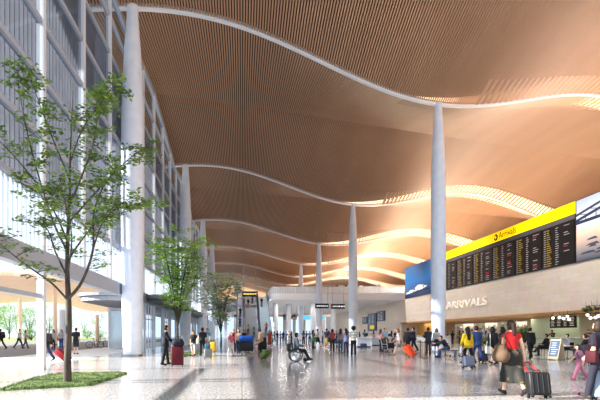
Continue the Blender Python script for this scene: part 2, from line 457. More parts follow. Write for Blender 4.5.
def poster(name, label, ya, yb, z0, z1, build):
    t = thing(name, label, 'screen', (XW, (ya + yb) / 2, 0))
    MB().box((0, 0, (z0 + z1) / 2), (.2, yb - ya, z1 - z0)).build('casing', BOARDK, t)
    build(t, yb - ya, z0, z1)
def flat(mb, pts, x=-.115): mb.add([(x, p[0], p[1]) for p in pts], [tuple(range(len(pts)))])
def vgrad(name, stops, z0, z1, emit=.45):
    m = bpy.data.materials.new(name); m.use_nodes = True
    nt = m.node_tree; N = nt.nodes; L = nt.links; b = N['Principled BSDF']
    tc = N.new('ShaderNodeTexCoord'); sx = N.new('ShaderNodeSeparateXYZ'); mr = N.new('ShaderNodeMapRange')
    mr.inputs['From Min'].default_value = z0; mr.inputs['From Max'].default_value = z1
    cr = N.new('ShaderNodeValToRGB'); e = cr.color_ramp.elements
    e[0].position = stops[0][0]; e[0].color = rgb(stops[0][1]); e[1].position = stops[-1][0]; e[1].color = rgb(stops[-1][1])
    for p, c in stops[1:-1]:
        q = e.new(p); q.color = rgb(c)
    L.new(tc.outputs['Object'], sx.inputs[0]); L.new(sx.outputs['Z'], mr.inputs['Value']); L.new(mr.outputs[0], cr.inputs['Fac'])
    L.new(cr.outputs['Color'], b.inputs['Base Color']); L.new(cr.outputs['Color'], b.inputs['Emission Color']); b.inputs['Emission Strength'].default_value = emit
    return m
def sea_poster(t, w, z0, z1):
    h = z1 - z0
    PB = MB().box((-.11, 0, (z0 + z1) / 2), (.02, w - .1, h - .1)); pmats = [(vgrad('blue_picture', [(0, (6, 40, 78)), (.25, (8, 66, 122)), (.5, (10, 98, 164)), (.8, (20, 84, 138)), (1, (24, 78, 130))], z0, z1))]
    rnd = random.Random(5); s = MB()
    for k in range(26):                                   # pale rocks and foam in a slanting band near the bottom
        f = rnd.uniform(.08, .85); y = w / 2 - f * w; z = z0 + h * (.13 + .12 * f + rnd.uniform(-.02, .03)); a, b = rnd.uniform(.2, .8), rnd.uniform(.08, .26)
        flat(s, [(y - a, z), (y + a, z - .04), (y + a * .5, z + b), (y - a * .4, z + b * 1.2)], -.124 - k * .0004)
    PB.mi = 1; PB.add(s.v, s.f); pmats.append(mat((232, 232, 226), .5, 0, .3))
    b = MB()
    flat(b, [(w * .1, z0 + h * .24), (-w * .22, z0 + h * .27), (-w * .26, z0 + h * .31), (-w * .05, z0 + h * .35), (.05 * w, z0 + h * .29)], -.137); PB.mi = 2; PB.add(b.v, b.f); pmats.append(mat((236, 234, 228), .5, 0, .3))
    d = MB()
    for k in range(14):
        f = rnd.uniform(.05, .95); y = w / 2 - f * w; z = z0 + h * (.06 + .1 * f)
        flat(d, [(y - .7, z), (y + .7, z), (y + .3, z + .12), (y - .4, z + .16)], -.14 - k * .0004)
    PB.mi = 3; PB.add(d.v, d.f); pmats.append(mat((10, 22, 40), .5)); PB.build('picture', pmats, t)
poster('picture_screen', 'blue screen with pale islets at the far end of the flight board', wd(431.6), wd(405.8), ZB, ZT, sea_poster)
def dusk_poster(t, w, z0, z1):
    h = z1 - z0; top = w / 2
    PB = MB().box((-.11, 0, (z0 + z1) / 2), (.02, w - .1, h - .1)); pmats = [(vgrad('dusk_picture', [(0, (60, 74, 92)), (.2, (150, 140, 140)), (.42, (226, 190, 168)), (.5, (238, 206, 190)), (.62, (206, 200, 212)), (1, (140, 158, 190))], z0, z1))]
    steel = mat((44, 60, 88), .5)
    b = MB()
    def arc(f): return z0 + h * (.74 + .30 * math.sin(math.pi * min(max((f + .05) / 1.6, 0), 1)))
    n = 14
    for k in range(n):
        f0, f1 = k / n, (k + 1) / n; ya, yb = top - f0 * w, top - f1 * w
        for off, th in ((0, .2), (-h * .085, .24)):
            flat(b, [(ya, arc(f0) + off), (yb, arc(f1) + off), (yb, arc(f1) + off - th), (ya, arc(f0) + off - th)], -.124)
        flat(b, [(ya, arc(f0)), (ya - .2, arc(f0)), (yb - .15, arc(f1) - h * .085), (yb + .05, arc(f1) - h * .085)], -.126)
        flat(b, [(ya + .04, arc(f0) - h * .08), (ya - .04, arc(f0) - h * .08), (ya - .04, z0 + h * .65), (ya + .04, z0 + h * .65)], -.127)
    flat(b, [(top, z0 + h * .60), (-top, z0 + h * .64), (-top, z0 + h * .69), (top, z0 + h * .65)], -.128)
    PB.mi = 1; PB.add(b.v, b.f); pmats.append(steel)
    s = MB(); rnd = random.Random(8)
    for k in range(30):
        y = rnd.uniform(-top + 1.1, top - 1.1); z = z0 + h * rnd.uniform(.04, .36); a = rnd.uniform(.3, .9)
        flat(s, [(y - a, z), (y + a, z), (y + a * .5, z + .14), (y - a * .6, z + .2)], -.124 - .0004 * k)
    PB.mi = 2; PB.add(s.v, s.f); pmats.append(mat((72, 84, 104), .5))
    i = MB(); flat(i, [(top * .6, z0 + h * .42), (top * .1, z0 + h * .42), (top * .2, z0 + h * .47), (top * .35, z0 + h * .5), (top * .5, z0 + h * .46)], -.124); PB.mi = 3; PB.add(i.v, i.f); pmats.append(mat((110, 108, 120), .5)); PB.build('picture', pmats, t)
poster('picture_screen', 'screen with a bridge over pink dusk water at the near end of the flight board', 22.5, wd(577.3), ZB, ZT, dusk_poster)

# ARRIVALS in raised letters
LET = mat((252, 244, 228), .4, 0, .3)
lt = thing('arrivals_lettering', 'raised cream letters spelling ARRIVALS on the stone wall', 'sign', (XW - .01, wd(447), 4.72))
ln = wd(447) - wd(487.5)
def tw_(s):
    o = text_obj(s, 1.36, 'letter', LET); w_ = max(v.co.x for v in o.data.vertices) ; bpy.data.objects.remove(o); return w_
full = tw_('ARRIVALS')
for q, chx in enumerate('ARRIVALS'):
    o = text_obj(chx, 1.36, 'letter', LET, lt, .06); k_ = ln / full
    right = tw_('ARRIVALS'[:q + 1]); own = max(v.co.x for v in o.data.vertices)
    o.scale = (k_, 1, 1); o.rotation_euler = WALLROT; o.location = (-.08, -(right - own) * k_, 0)

# wall mounted flight screens far down the wall
for (ua, ub, z0, z1, lab) in ((363.2, 368, 3.6, 5.2, 'dark wall screen left of the tall one beside the far desks'), (368.6, 377, 2.0, 5.7, 'tall dark wall screen with yellow panel beside the far desks'), (378, 385.5, 3.9, 5.9, 'dark wall screen right of the tall one beside the far desks')):
    ya, yb = wd(ua), wd(ub)
    t = thing('flight_screen', lab, 'screen', (XW, (ya + yb) / 2, 0), 0, 'flight screens by the far desks')
    MB().box((-.113, 0, (z0 + z1) / 2), (.22, abs(ya - yb), z1 - z0)).build('casing', mat((52, 60, 78), .4), t)
    r = MB(); rn = random.Random(int(ua))
    for k in range(int((z1 - z0) / .28) - 1):
        for f in (.15, .5): r.box((-.24, (abs(ya - yb)) * (.5 - f - .12), z1 - .3 - k * .28), (.02, abs(ya - yb) * rn.uniform(.15, .28), .12))
    r.build('rows', mat((150, 160, 176), .5, 0, .4), t)
    if z0 < 3: MB().box((-.25, -.4, 2.75), (.02, abs(ya - yb) * .5, .7)).build('yellow_panel', mat((214, 182, 60), .5, 0, .5), t)

# ------------------------------------------------------------------ mezzanine
MF, MT = 7.23, 8.35
YM = 77.4
def mezz():
    pts = []; r_ = 2.2; xl = 4.9
    for k in range(9):
        a = math.pi + math.pi / 2 * k / 8; pts.append((xl + r_ + r_ * math.cos(a), YM + r_ + r_ * math.sin(a)))
    pts += [(XW - .02, YM), (XW - .02, 134), (xl, 134)]; n = len(pts)
    def prism(mb, pp, z0, z1):
        n = len(pp); mb.add([(p[0], p[1], z0) for p in pp] + [(p[0], p[1], z1) for p in pp],
                            [tuple(range(n - 1, -1, -1)), tuple(range(n, 2 * n))] + [(i, (i + 1) % n, n + (i + 1) % n, n + i) for i in range(n)])
    m = MB(); prism(m, pts, MF, MT); struct(m.build('floor_upper', mat((242, 243, 246), .5)))
    m = MB(); m.box((-2, 112, (MF + MT) / 2), (11.6, 44, MT - MF)); struct(m.build('floor_landing', mat((206, 208, 216), .5)))
    bt = thing('mezzanine_balustrade', 'white framed glass balustrade along the mezzanine edge', 'balustrade', (0, 0, MT))
    g = MB(); p = MB(); h = MB()
    edge = [(q[0] + .12 * (1 if i < 9 else 0), q[1] + .15) for i, q in enumerate(pts[:10])]
    edge = [(xl + .15, 133)] + edge
    for i in range(len(edge) - 1):
        a, b = Vector((*edge[i], 0)), Vector((*edge[i + 1], 0)); L = (b - a).length
        d = (b - a).normalized(); nn = Vector((-d.y, d.x, 0)) * .012
        g.add([a - nn, b - nn, b + nn, a + nn] + [q + Vector((0, 0, 1.05)) for q in (a - nn, b - nn, b + nn, a + nn)], [(3, 2, 1, 0), (4, 5, 6, 7), (0, 1, 5, 4), (1, 2, 6, 5), (2, 3, 7, 6), (3, 0, 4, 7)])
        h.tube([a + Vector((0, 0, 1.1)), b + Vector((0, 0, 1.1))], .05, 8)
        for k in range(int(L / 2.0) + 1):
            q = a + d * min(k * 2.0, L); MB().box((q.x, q.y, .53), (.06, .06, 1.06)).build('post', WHITE, bt)
    g.build('glass_panel', glass('balustrade_glass', frost=.55), bt); h.build('handrail', WHITE, bt)
    # white upper store fronts on the mezzanine
    for (xa, xb, ya, zt, lab) in ((12.5, 17.0, 100, 2.3, 'low white kiosk on the mezzanine, left of the pair'), (19.5, 24.5, 92, 2.6, 'low white kiosk on the mezzanine, right of the pair')):
        k = thing('kiosk', lab, 'kiosk', ((xa + xb) / 2, ya, MT))
        MB().rbox((0, 0, .55), (xb - xa, 2.2, 1.1), .08).build('counter', OFFWHITE, k)
        MB().box((0, .9, zt / 2), (xb - xa - .6, .2, zt)).build('back_panel', WHITE, k)
        MB().rbox((0, .1, zt + .1), (xb - xa, 2.4, .22), .06).build('roof', WHITE, k)
    for i, x in enumerate((6.4, 9.2, 13.6, 18.0)):
        t = thing('support_column', 'grey round column carrying the mezzanine, %s from the left' % ['first', 'second', 'third', 'fourth'][i], 'column', (x, 86 + 3 * (i % 2), 0), 0, 'columns carrying the mezzanine')
        MB().tube([(0, 0, 0), (0, 0, MF)], .5, 24).build('shaft', mat((204, 207, 215), .5), t, True)
        MB().tube([(0, 0, 0), (0, 0, .15)], .54, 24).build('base_collar', STEEL, t, True)
    for i in range(3):
        tag(MB().rbox((5.7 + .9 * i + (1.5 if i else 0), YM + 3, MT + .75), (.34, .5, 1.5), .05).build('info_totem', mat((170, 164, 166), .5)), 'slim grey totem on the mezzanine corner, %s from its rounded end' % ['first', 'second', 'third'][i], 'totem', 'totems on the mezzanine corner')
mezz()
# far glazed end under the mezzanine
fw = MB()
for x in np.arange(-8, 29, 3.0): fw.box((x, 138, 3.7), (.9, .5, 7.4))
fw.box((10, 138, 6.9), (40, .5, .7)); fw.box((10, 138, 1.0), (40, .3, .12))
struct(fw.build('wall_far', mat((206, 208, 214), .5)))
struct(MB().box((10, 138.3, 3.6), (40, .03, 7.2)).build('window_40', CLEAR))

def hanging_sign(label, c, w, h, top, bars, col=(226, 226, 226)):
    t = thing('hanging_sign', label, 'sign', c, 0, 'dark signs hanging in the hall')
    MB().rbox((0, 0, 0), (w, .22, h), .03).build('casing', mat((34, 36, 44), .4), t)
    b = MB(); rn = random.Random(int(w * 100) + int(c[0] * 10)); x = -w * .4
    while x < w * .38:
        l = rn.uniform(.06, .16) * w; b.box((x + l / 2, -.12, rn.uniform(-.03, .03) * h), (l, .02, h * .26)); x += l + w * .04
    b.build('lettering', mat(col, .5, 0, .6), t)
    for s in (-1, 1): MB().tube([(s * w * .42, 0, h / 2), (s * w * .42, 0, h / 2 + top)], .03, 6).build('hanger', STEEL, t)
p = px(322, 306, 73); hanging_sign('left half of the pair of dark signs hanging before the mezzanine edge', (p.x, 73, p.z), 2.2, .8, ceil_at(p.x, 73) - p.z - .35, 3)
p = px(338, 306.4, 73); hanging_sign('right half of the pair of dark signs hanging before the mezzanine edge', (p.x, 73, p.z), 2.2, .8, ceil_at(p.x, 73) - p.z - .35, 3)
p = px(249.5, 294, 80); hanging_sign('dark sign with amber lettering hung above the escalators', (p.x, 80, p.z), 2.6, .95, 8.0, 3, (232, 206, 90))
p = px(287, 318, 95); hanging_sign('small dark sign under the mezzanine, left of the pair', (p.x, 95, p.z), 1.5, .6, MF - p.z - .3, 3)
p = px(294, 318, 95); hanging_sign('small dark sign under the mezzanine, right of the pair', (p.x, 95, p.z), 1.3, .6, MF - p.z - .3, 3)
p = px(314, 317.5, 96)
t = thing('advert_screen', 'bright blue and pink screen hanging under the mezzanine', 'screen', (p.x, 96, p.z))
MB().rbox((0, 0, 0), (4.6, .25, .95), .05).build('casing', WHITE, t)
MB().box((0, -.135, 0), (4.4, .02, .8)).build('picture', mat((96, 190, 234), .4, 0, .8), t)
MB().tube([(.4, -.15, 0), (.4, -.17, 0)], .32, 20).build('pink_spot', mat((240, 130, 170), .4, 0, .8), t)
for s in (-2, 2): MB().tube([(s, 0, .45), (s, 0, MF - p.z)], .03, 6).build('hanger', STEEL, t)

# escalators and the stair between them
def escalator(label, x0, x1, panel, steps, name='escalator'):
    yb, yt = 70.5, 85.0; run = yt - yb; H = MT
    t = thing(name, label, 'escalator' if name == 'escalator' else 'stairs', ((x0 + x1) / 2, yb, 0)); w = x1 - x0
    n = 34; m = MB()
    for k in range(n):
        y = run * k / n; z = H * (k + 1) / n
        m.box((0, y + run / n / 2, z / 2 + max(0, z - 1.6) / 2), (w - .3, run / n, min(z, 1.6)))
    m.build('steps', steps, t)
    for s in (-1, 1):
        b = MB(); x = s * (w / 2 - .07)
        prof = [(-1.6, 0), (-1.6, .95), (-.2, 1.0), (run, H + 1.0), (run + 1.4, H + 1.0), (run + 1.4, H - .9), (run - .6, H - 1.3), (1.2, 0)]
        k = len(prof)
        b.add([(x - .06, q[0], q[1]) for q in prof] + [(x + .06, q[0], q[1]) for q in prof], [tuple(range(k)), tuple(range(2 * k - 1, k - 1, -1))] + [(i, k + i, k + (i + 1) % k, (i + 1) % k) for i in range(k)])
        b.build('balustrade', panel, t)
        MB().tube([(x, -1.7, .9), (x, -1.5, 1.02), (x, -.2, 1.06), (x, run, H + 1.06), (x, run + 1.4, H + 1.06)], .065, 8).build('handrail', mat((52, 56, 66), .5), t, True)
escalator('escalator with grey balustrades, left of the central flight', -.95, .35, mat((170, 182, 198), .35), mat((196, 200, 206), .5))
escalator('wide grey central flight between the two escalators', .42, 2.75, mat((150, 154, 166), .4), mat((172, 176, 182), .5), 'stair_flight')
escalator('escalator with pale blue balustrades, right of the central flight', 2.85, 4.75, mat((176, 190, 208), .35), mat((196, 210, 220), .4))
t = thing('information_panel', 'tall white information panel beside the left escalator head', 'panel', (px(238, 290, 88).x, 88, MT))
MB().rbox((0, 0, 1.7), (1.6, .2, 2.6), .05).build('panel', mat((214, 216, 220), .5), t); MB().box((0, 0, .25), (.2, .2, .5)).build('post', STEEL, t)
mm = MB()
for k in range(4): mm.box((0, -.12, 2.6 - .5 * k), (1.1, .03, .2))
mm.build('lettering', mat((120, 124, 130), .5), t)

# ------------------------------------------------------------------ trees
BARK = noisy('bark', (50, 43, 39), (74, 65, 59), 9, .85, (1, 1, .25))
def leafmat(name, a, b):
    m = noisy(name, a, b, 3.0, .55)
    nt = m.node_tree; N = nt.nodes; L = nt.links; pb = N['Principled BSDF']; out = N['Material Output']
    tr = N.new('ShaderNodeBsdfTranslucent'); mx = N.new('ShaderNodeMixShader'); mx.inputs['Fac'].default_value = .35
    L.new(pb.inputs['Base Color'].links[0].from_socket, tr.inputs['Color'])
    L.new(pb.outputs[0], mx.inputs[1]); L.new(tr.outputs[0], mx.inputs[2]); L.new(mx.outputs[0], out.inputs['Surface'])
    return m
LEAF1 = leafmat('leaf_green', (76, 106, 36), (114, 142, 56)); LEAF2 = leafmat('leaf_bright', (118, 164, 58), (166, 200, 92)); LEAF3 = leafmat('leaf_dull', (126, 142, 104), (164, 178, 136))
LEAF4 = leafmat('leaf_garden', (120, 156, 88), (164, 190, 124))
def leaf(mb, c, size, rnd, flatness=.6):
    yaw = rnd.uniform(0, 6.283); d = Vector((math.cos(yaw), math.sin(yaw), rnd.uniform(-1, .6) * (1 - flatness))).normalized()
    s = d.cross(Vector((0, 0, 1))).normalized(); s = (s + Vector((0, 0, rnd.uniform(-.6, .6)))).normalized()
    l, w_ = size * rnd.uniform(.75, 1.25), size * .27; n = s.cross(d) * size * .12
    mb.add([c, c + d * l * .45 + s * w_, c + d * l, c + d * l * .45 - s * w_], [(0, 1, 2, 3)])
def spray(mb, c, r, n, size, rnd, zf=.3):
    for _ in range(n):
        a = rnd.uniform(0, 6.283); q = r * math.sqrt(rnd.random())
        leaf(mb, c + Vector((q * math.cos(a), q * math.sin(a), rnd.gauss(0, r * zf))), size, rnd)
def smooth_path(pts, n):
    out = []
    P = [pts[0]] + list(pts) + [pts[-1]]
    for i in range(1, len(P) - 2):
        for k in range(n):
            t = k / n; a, b, c, d = P[i - 1], P[i], P[i + 1], P[i + 2]
            out.append(.5 * ((2 * b) + (-a + c) * t + (2 * a - 5 * b + 4 * c - d) * t * t + (-a + 3 * b - 3 * c + d) * t ** 3))
    out.append(pts[-1]); return out

def big_tree():
    u0, v0 = 67.5, 383.5; X0, D = at(u0, v0); s = F / D; rnd = random.Random(11)
    t = thing('indoor_tree', 'tall slender tree with sparse layered leaves rising from the grass in the left foreground', 'tree', (X0, D, 0))
    def w(u, v, dy): return Vector(((u - u0) / s, dy, (v0 - v) / s))
    tr = [w(67.5, 384, 0), w(67.5, 360, 0), w(68.5, 330, .02), w(68, 300, .03), w(66.5, 270, .05), w(67, 235, .06), w(69, 200, .05), w(70, 165, .0), w(72, 130, -.05), w(74, 92, -.08)]
    rr = [.125, .1, .088, .082, .062, .05, .038, .028, .018, .007]
    wood = MB()
    path = smooth_path(tr, 4); n = len(path)
    wood.tube(path, [np.interp(i / (n - 1) * (len(rr) - 1), range(len(rr)), rr) for i in range(n)], 10)
    B = [([(67.5, 300), (55, 284), (35, 268), (16, 250), (2, 236)], .04, -.9), ([(66.5, 275), (52, 250), (40, 226), (22, 214), (4, 212)], .036, .9),
         ([(66.7, 250), (56, 226), (46, 192), (36, 150), (30, 112), (28, 84)], .045, -.5), ([(69, 298), (84, 282), (97, 252), (100, 220), (112, 196), (124, 186)], .06, -.8),
         ([(97, 252), (110, 232), (128, 220), (148, 214)], .03, -1.3), ([(67, 262), (80, 237), (94, 216), (112, 206), (143, 192)], .036, .9),
         ([(70, 205), (82, 168), (88, 140), (90, 108), (91, 84)], .035, .7), ([(69, 222), (90, 196), (108, 172), (128, 150), (140, 138)], .034, .5),
         ([(66.8, 240), (50, 208), (30, 187), (6, 174)], .032, .7), ([(40, 185), (24, 163), (3, 141)], .025, -.9), ([(70, 180), (60, 150), (52, 120), (50, 100)], .028, -.9),
         ([(71, 160), (86, 132), (108, 112), (122, 104)], .024, -.7), ([(66.5, 280), (76, 250), (80, 225), (77, 195)], .03, -1.0), ([(67, 215), (56, 190), (44, 172)], .022, 1.0)]
    lv = MB()
    for pts, r0, drift in B:
        m = len(pts); off = {0: 0}
        P = [w(p[0], p[1], drift * (i / (m - 1)) ** 1.2 * 1.3) for i, p in enumerate(pts)]
        if pts[0] == (97, 252): P = [w(p[0], p[1], -.35 + drift * i / (m - 1)) for i, p in enumerate(pts)]
        if pts[0] == (40, 185): P = [w(p[0], p[1], -.25 + drift * i / (m - 1)) for i, p in enumerate(pts)]
        path = smooth_path(P, 5); n = len(path)
        wood.tube(path, [r0 * .72 * (1 - i / (n - 1)) + .006 for i in range(n)], 6)
        for i in range(int(n * .30), n):
            for q in range(2):
                if rnd.random() < .22: continue
                a = rnd.uniform(0, 6.283); l = rnd.uniform(.12, .55)
                e = path[i] + Vector((math.cos(a) * l, math.sin(a) * l, rnd.uniform(-.05, .22)))
                wood.tube([path[i], (path[i] + e) / 2 + Vector((0, 0, .03)), e], [.009, .007, .004], 4, False)
                spray(lv, e, rnd.uniform(.16, .32), rnd.randint(16, 28), .145, rnd, .16)
    wood.build('trunk', BARK, t, True); lv.build('foliage', LEAF1, t)
big_tree()

def vase_tree(name, label, u0, v0, us, ue, vtop, vlow, lm, stems, nleaf, lsize, seed, rtrunk=.09, zf=.3):
    X0, D = at(u0, v0); s = F / D; rnd = random.Random(seed)
    t = thing(name, label, 'tree', (X0, D, 0)); wood = MB(); lv = MB()
    H = (v0 - vtop) / s; zl = (v0 - vlow) / s; rl, rr_ = (u0 - us) / s, (ue - u0) / s; R0 = (rl + rr_) / 2; cx = (rr_ - rl) / 2
    zfork = zl * .75
    wood.tube([(0, 0, 0), (.02, 0, zfork * .5), (0, 0, zfork)], [rtrunk * 1.15, rtrunk, rtrunk * .9], 10)
    for k in range(stems):
        a = 6.283 * k / stems + rnd.uniform(-.3, .3); f = rnd.uniform(.35, 1)
        tip = Vector((cx + R0 * f * .8 * math.cos(a), R0 * f * .8 * math.sin(a), zl + (H - zl) * rnd.uniform(.55, 1) * (1 - .25 * f)))
        P = smooth_path([Vector((0, 0, zfork)), Vector((tip.x * .3, tip.y * .3, zfork + (tip.z - zfork) * .45)), Vector((tip.x * .75, tip.y * .75, zfork + (tip.z - zfork) * .8)), tip], 4); n = len(P)
        wood.tube(P, [rtrunk * .4 * (1 - i / (n - 1)) + .008 for i in range(n)], 6)
        for i in range(3, n):
            for q in range(3):
                b = rnd.uniform(0, 6.283); l = rnd.uniform(.15, R0 * .55)
                e = P[i] + Vector((math.cos(b) * l, math.sin(b) * l, rnd.uniform(-.35, .3)))
                e.z = max(e.z, zl * .9)
                wood.tube([P[i], e], [.012, .005], 4, False)
                spray(lv, e, rnd.uniform(.25, .5), nleaf, lsize, rnd, zf)
    wood.build('trunk', BARK, t, True); lv.build('foliage', lm, t)
vase_tree('indoor_tree', 'bright green young tree standing behind the suited man with the red case', 177.5, 352.9, 147, 212, 204, 320, LEAF2, 11, 15, .27, 21, .1)
vase_tree('indoor_tree', 'dull green indoor tree nearest the escalators', 221, 346.5, 192, 243, 262, 330, LEAF3, 11, 11, .32, 33, .09, .45)

def grass(label, poly, n, hgt, seed):
    rnd = random.Random(seed); P = [at(*p) for p in poly]
    m = MB(); k = len(P)
    cx = sum(p[0] for p in P) / k; cy = sum(p[1] for p in P) / k
    m.add([(p[0], p[1], .0) for p in P] + [(cx + (p[0] - cx) * .85, cy + (p[1] - cy) * .85, .06) for p in P], [tuple(range(k, 2 * k))] + [(i, (i + 1) % k, k + (i + 1) % k, k + i) for i in range(k)])
    x0, x1 = min(p[0] for p in P), max(p[0] for p in P); y0, y1 = min(p[1] for p in P), max(p[1] for p in P)
    def inside(x, y):
        c = False
        for i in range(k):
            a, b = P[i], P[i - 1]
            if (a[1] > y) != (b[1] > y) and x < (b[0] - a[0]) * (y - a[1]) / (b[1] - a[1]) + a[0]: c = not c
        return c
    c = 0
    while c < n:
        x, y = rnd.uniform(x0, x1), rnd.uniform(y0, y1)
        if not inside(x, y): continue
        c += 1; h = hgt * rnd.uniform(.5, 1.4); a = rnd.uniform(0, 6.28); w_ = .012; l = rnd.uniform(.2, .7) * h
        dx, dy = math.cos(a), math.sin(a)
        m.add([(x - dy * w_, y + dx * w_, .02), (x + dy * w_, y - dx * w_, .02), (x + dx * l * .4 + dy * w_ * .6, y + dy * l * .4 - dx * w_ * .6, h * .65), (x + dx * l, y + dy * l, h)], [(0, 1, 2, 3)])
    return tag(m.build('grass_patch', noisy('grass', (56, 80, 32), (92, 116, 54), 3, .8)), label, 'grass', None, 'stuff')
grass('lens shaped patch of grass around the foreground tree', [(-4, 391.5), (30, 389.5), (60, 388), (92, 386), (104, 382), (128, 374), (126, 373), (90, 373.5), (60, 374), (36, 378), (18, 384)], 9000, .075, 1)
grass('strip of grass behind the suited man with the red case', [(164, 360), (186, 357), (206, 352.5), (200, 351.5), (184, 353), (168, 355)], 2500, .09, 2)

def garden_tree(label, x, y, h, r, seed, trunk_h, name='garden_tree', n=130, group='trees and shrubs outside'):
    rnd = random.Random(seed); t = thing(name, label, 'tree' if name == 'garden_tree' else 'shrub', (x, y, 0), 0, group)
    wood = MB(); lv = MB(); wood.tube([(0, 0, 0), (.1, 0, trunk_h * .6), (0, 0, trunk_h + (h - trunk_h) * .5)], [.16, .12, .05], 8)
    for k in range(7):
        a = k * .9; e = Vector((math.cos(a) * r * .6, math.sin(a) * r * .6, trunk_h + (h - trunk_h) * rnd.uniform(.3, .8))); wood.tube([(0, 0, trunk_h * .8), e], [.07, .02], 5)
    for k in range(n):
        a, b = rnd.uniform(0, 6.283), math.acos(rnd.uniform(-1, 1)); q = r * rnd.uniform(.55, 1)
        c = Vector((q * math.sin(b) * math.cos(a), q * math.sin(b) * math.sin(a), trunk_h + (h - trunk_h) / 2 + (h - trunk_h) / 2 * math.cos(b) * rnd.uniform(.6, 1)))
        spray(lv, c, r * .26, 14, .42, rnd, .5)
    wood.build('trunk', BARK, t, True); lv.build('foliage', LEAF4, t)
gi = 0
for k, (u, dx, hp, wp, lab) in enumerate(((-6, 4, 40, 26, 'pale green tree outside at the left edge of the photo'), (9, 9, 34, 22, 'pale green tree outside, left of the walking couple'), (29, 3, 30, 22, 'bushy pale tree outside behind the white facade post'), (49, 16, 36, 18, 'pale tree outside right of the white facade post'),
                        (66, 3, 36, 22, 'pale tree outside behind the foreground trunk'), (84, 18, 32, 18, 'round pale tree outside left of the bicycles'), (98, 2, 32, 14, 'pale tree outside behind the bicycles'), (18, 24, 46, 26, 'taller pale tree in the far garden behind the walking couple'), (112, 14, 38, 20, 'pale far tree seen left of the glass vestibule'))):
    gi += 1; x = -47.0 - dx; d = x * F / (u - VX); garden_tree(lab, x, d, hp * d / F + 1.2, wp * d / F / 2, 50 + gi, 1.5)
for (u, dx, lab) in ((31, 0, 'low green shrub outside left of the white post'), (87, 0, 'low green shrub outside left of the bicycles'), (100, 0, 'low green shrub outside behind the bicycles'), (60, 0, 'low green shrub outside behind the woman in blue jeans')):
    gi += 1; x = -43.0; d = x * F / (u - VX); garden_tree(lab, x, d, 2.6, 2.0, 50 + gi, .3, 'garden_shrub', 60)

# outdoor timber canopy with its columns
oc = thing('timber_canopy', 'ribbed pale timber canopy over the road outside', 'canopy', (0, 0, 0))
ribs = MB(); sk = MB(); PINK = noisy('pale_timber', (238, 208, 184), (244, 218, 196), 1, .6)
def can_z(x, y): return 6.3 + .7 * math.sin((x + y * .5) / 5.0) + .02 * (y - 40)
for y in np.arange(26, 120, .8):
    vs = []; xs = np.linspace(-42, -19, 24)
    for x in xs: z = can_z(x, y); vs += [(x, y - .1, z + .35), (x, y - .1, z), (x, y + .1, z), (x, y + .1, z + .35)]
    ribs.add(vs, [(i * 4 + j + 1, i * 4 + j, i * 4 + 4 + j, i * 4 + 5 + j) for i in range(23) for j in range(3)])
xs = np.linspace(-42.3, -18.7, 24); ys = np.linspace(25, 121, 60)
sk.add([(x, y, can_z(x, y) + .4) for x in xs for y in ys], [(a * 60 + b, a * 60 + b + 1, (a + 1) * 60 + b + 1, (a + 1) * 60 + b) for a in range(23) for b in range(59)])
sk.build('roof_skin', glass('canopy_membrane', (250, 240, 228), .0, .9), oc); ribs.build('ribs', PINK, oc)
for i, (u, d, r) in enumerate(((55, 56, .28), (97, 58, .25), (62, 46, .42), (20, 70, .3), (110, 78, .3))):
    x = (u - VX) * d / F; z = can_z(x, d) + .1 if x < -19 else 3.85
    tt = thing('canopy_column', ['slim tan column under the outdoor canopy, left of the foreground trunk', 'slim tan column under the outdoor canopy, beside the bicycles', 'thick white column outside just left of the foreground trunk', 'slim tan far column under the outdoor canopy behind the walking couple', 'far tan column under the outdoor canopy beside the vestibule'][i], 'column', (x, d, 0), 0, 'columns outside')
    MB().tube([(0, 0, 0), (0, 0, z)], [r, r * .9], 16).build('shaft', WHITE if i == 2 else PINK, tt, True)
    MB().tube([(0, 0, 0), (0, 0, .15)], r * 1.1, 16).build('base_plate', STEEL, tt, True)
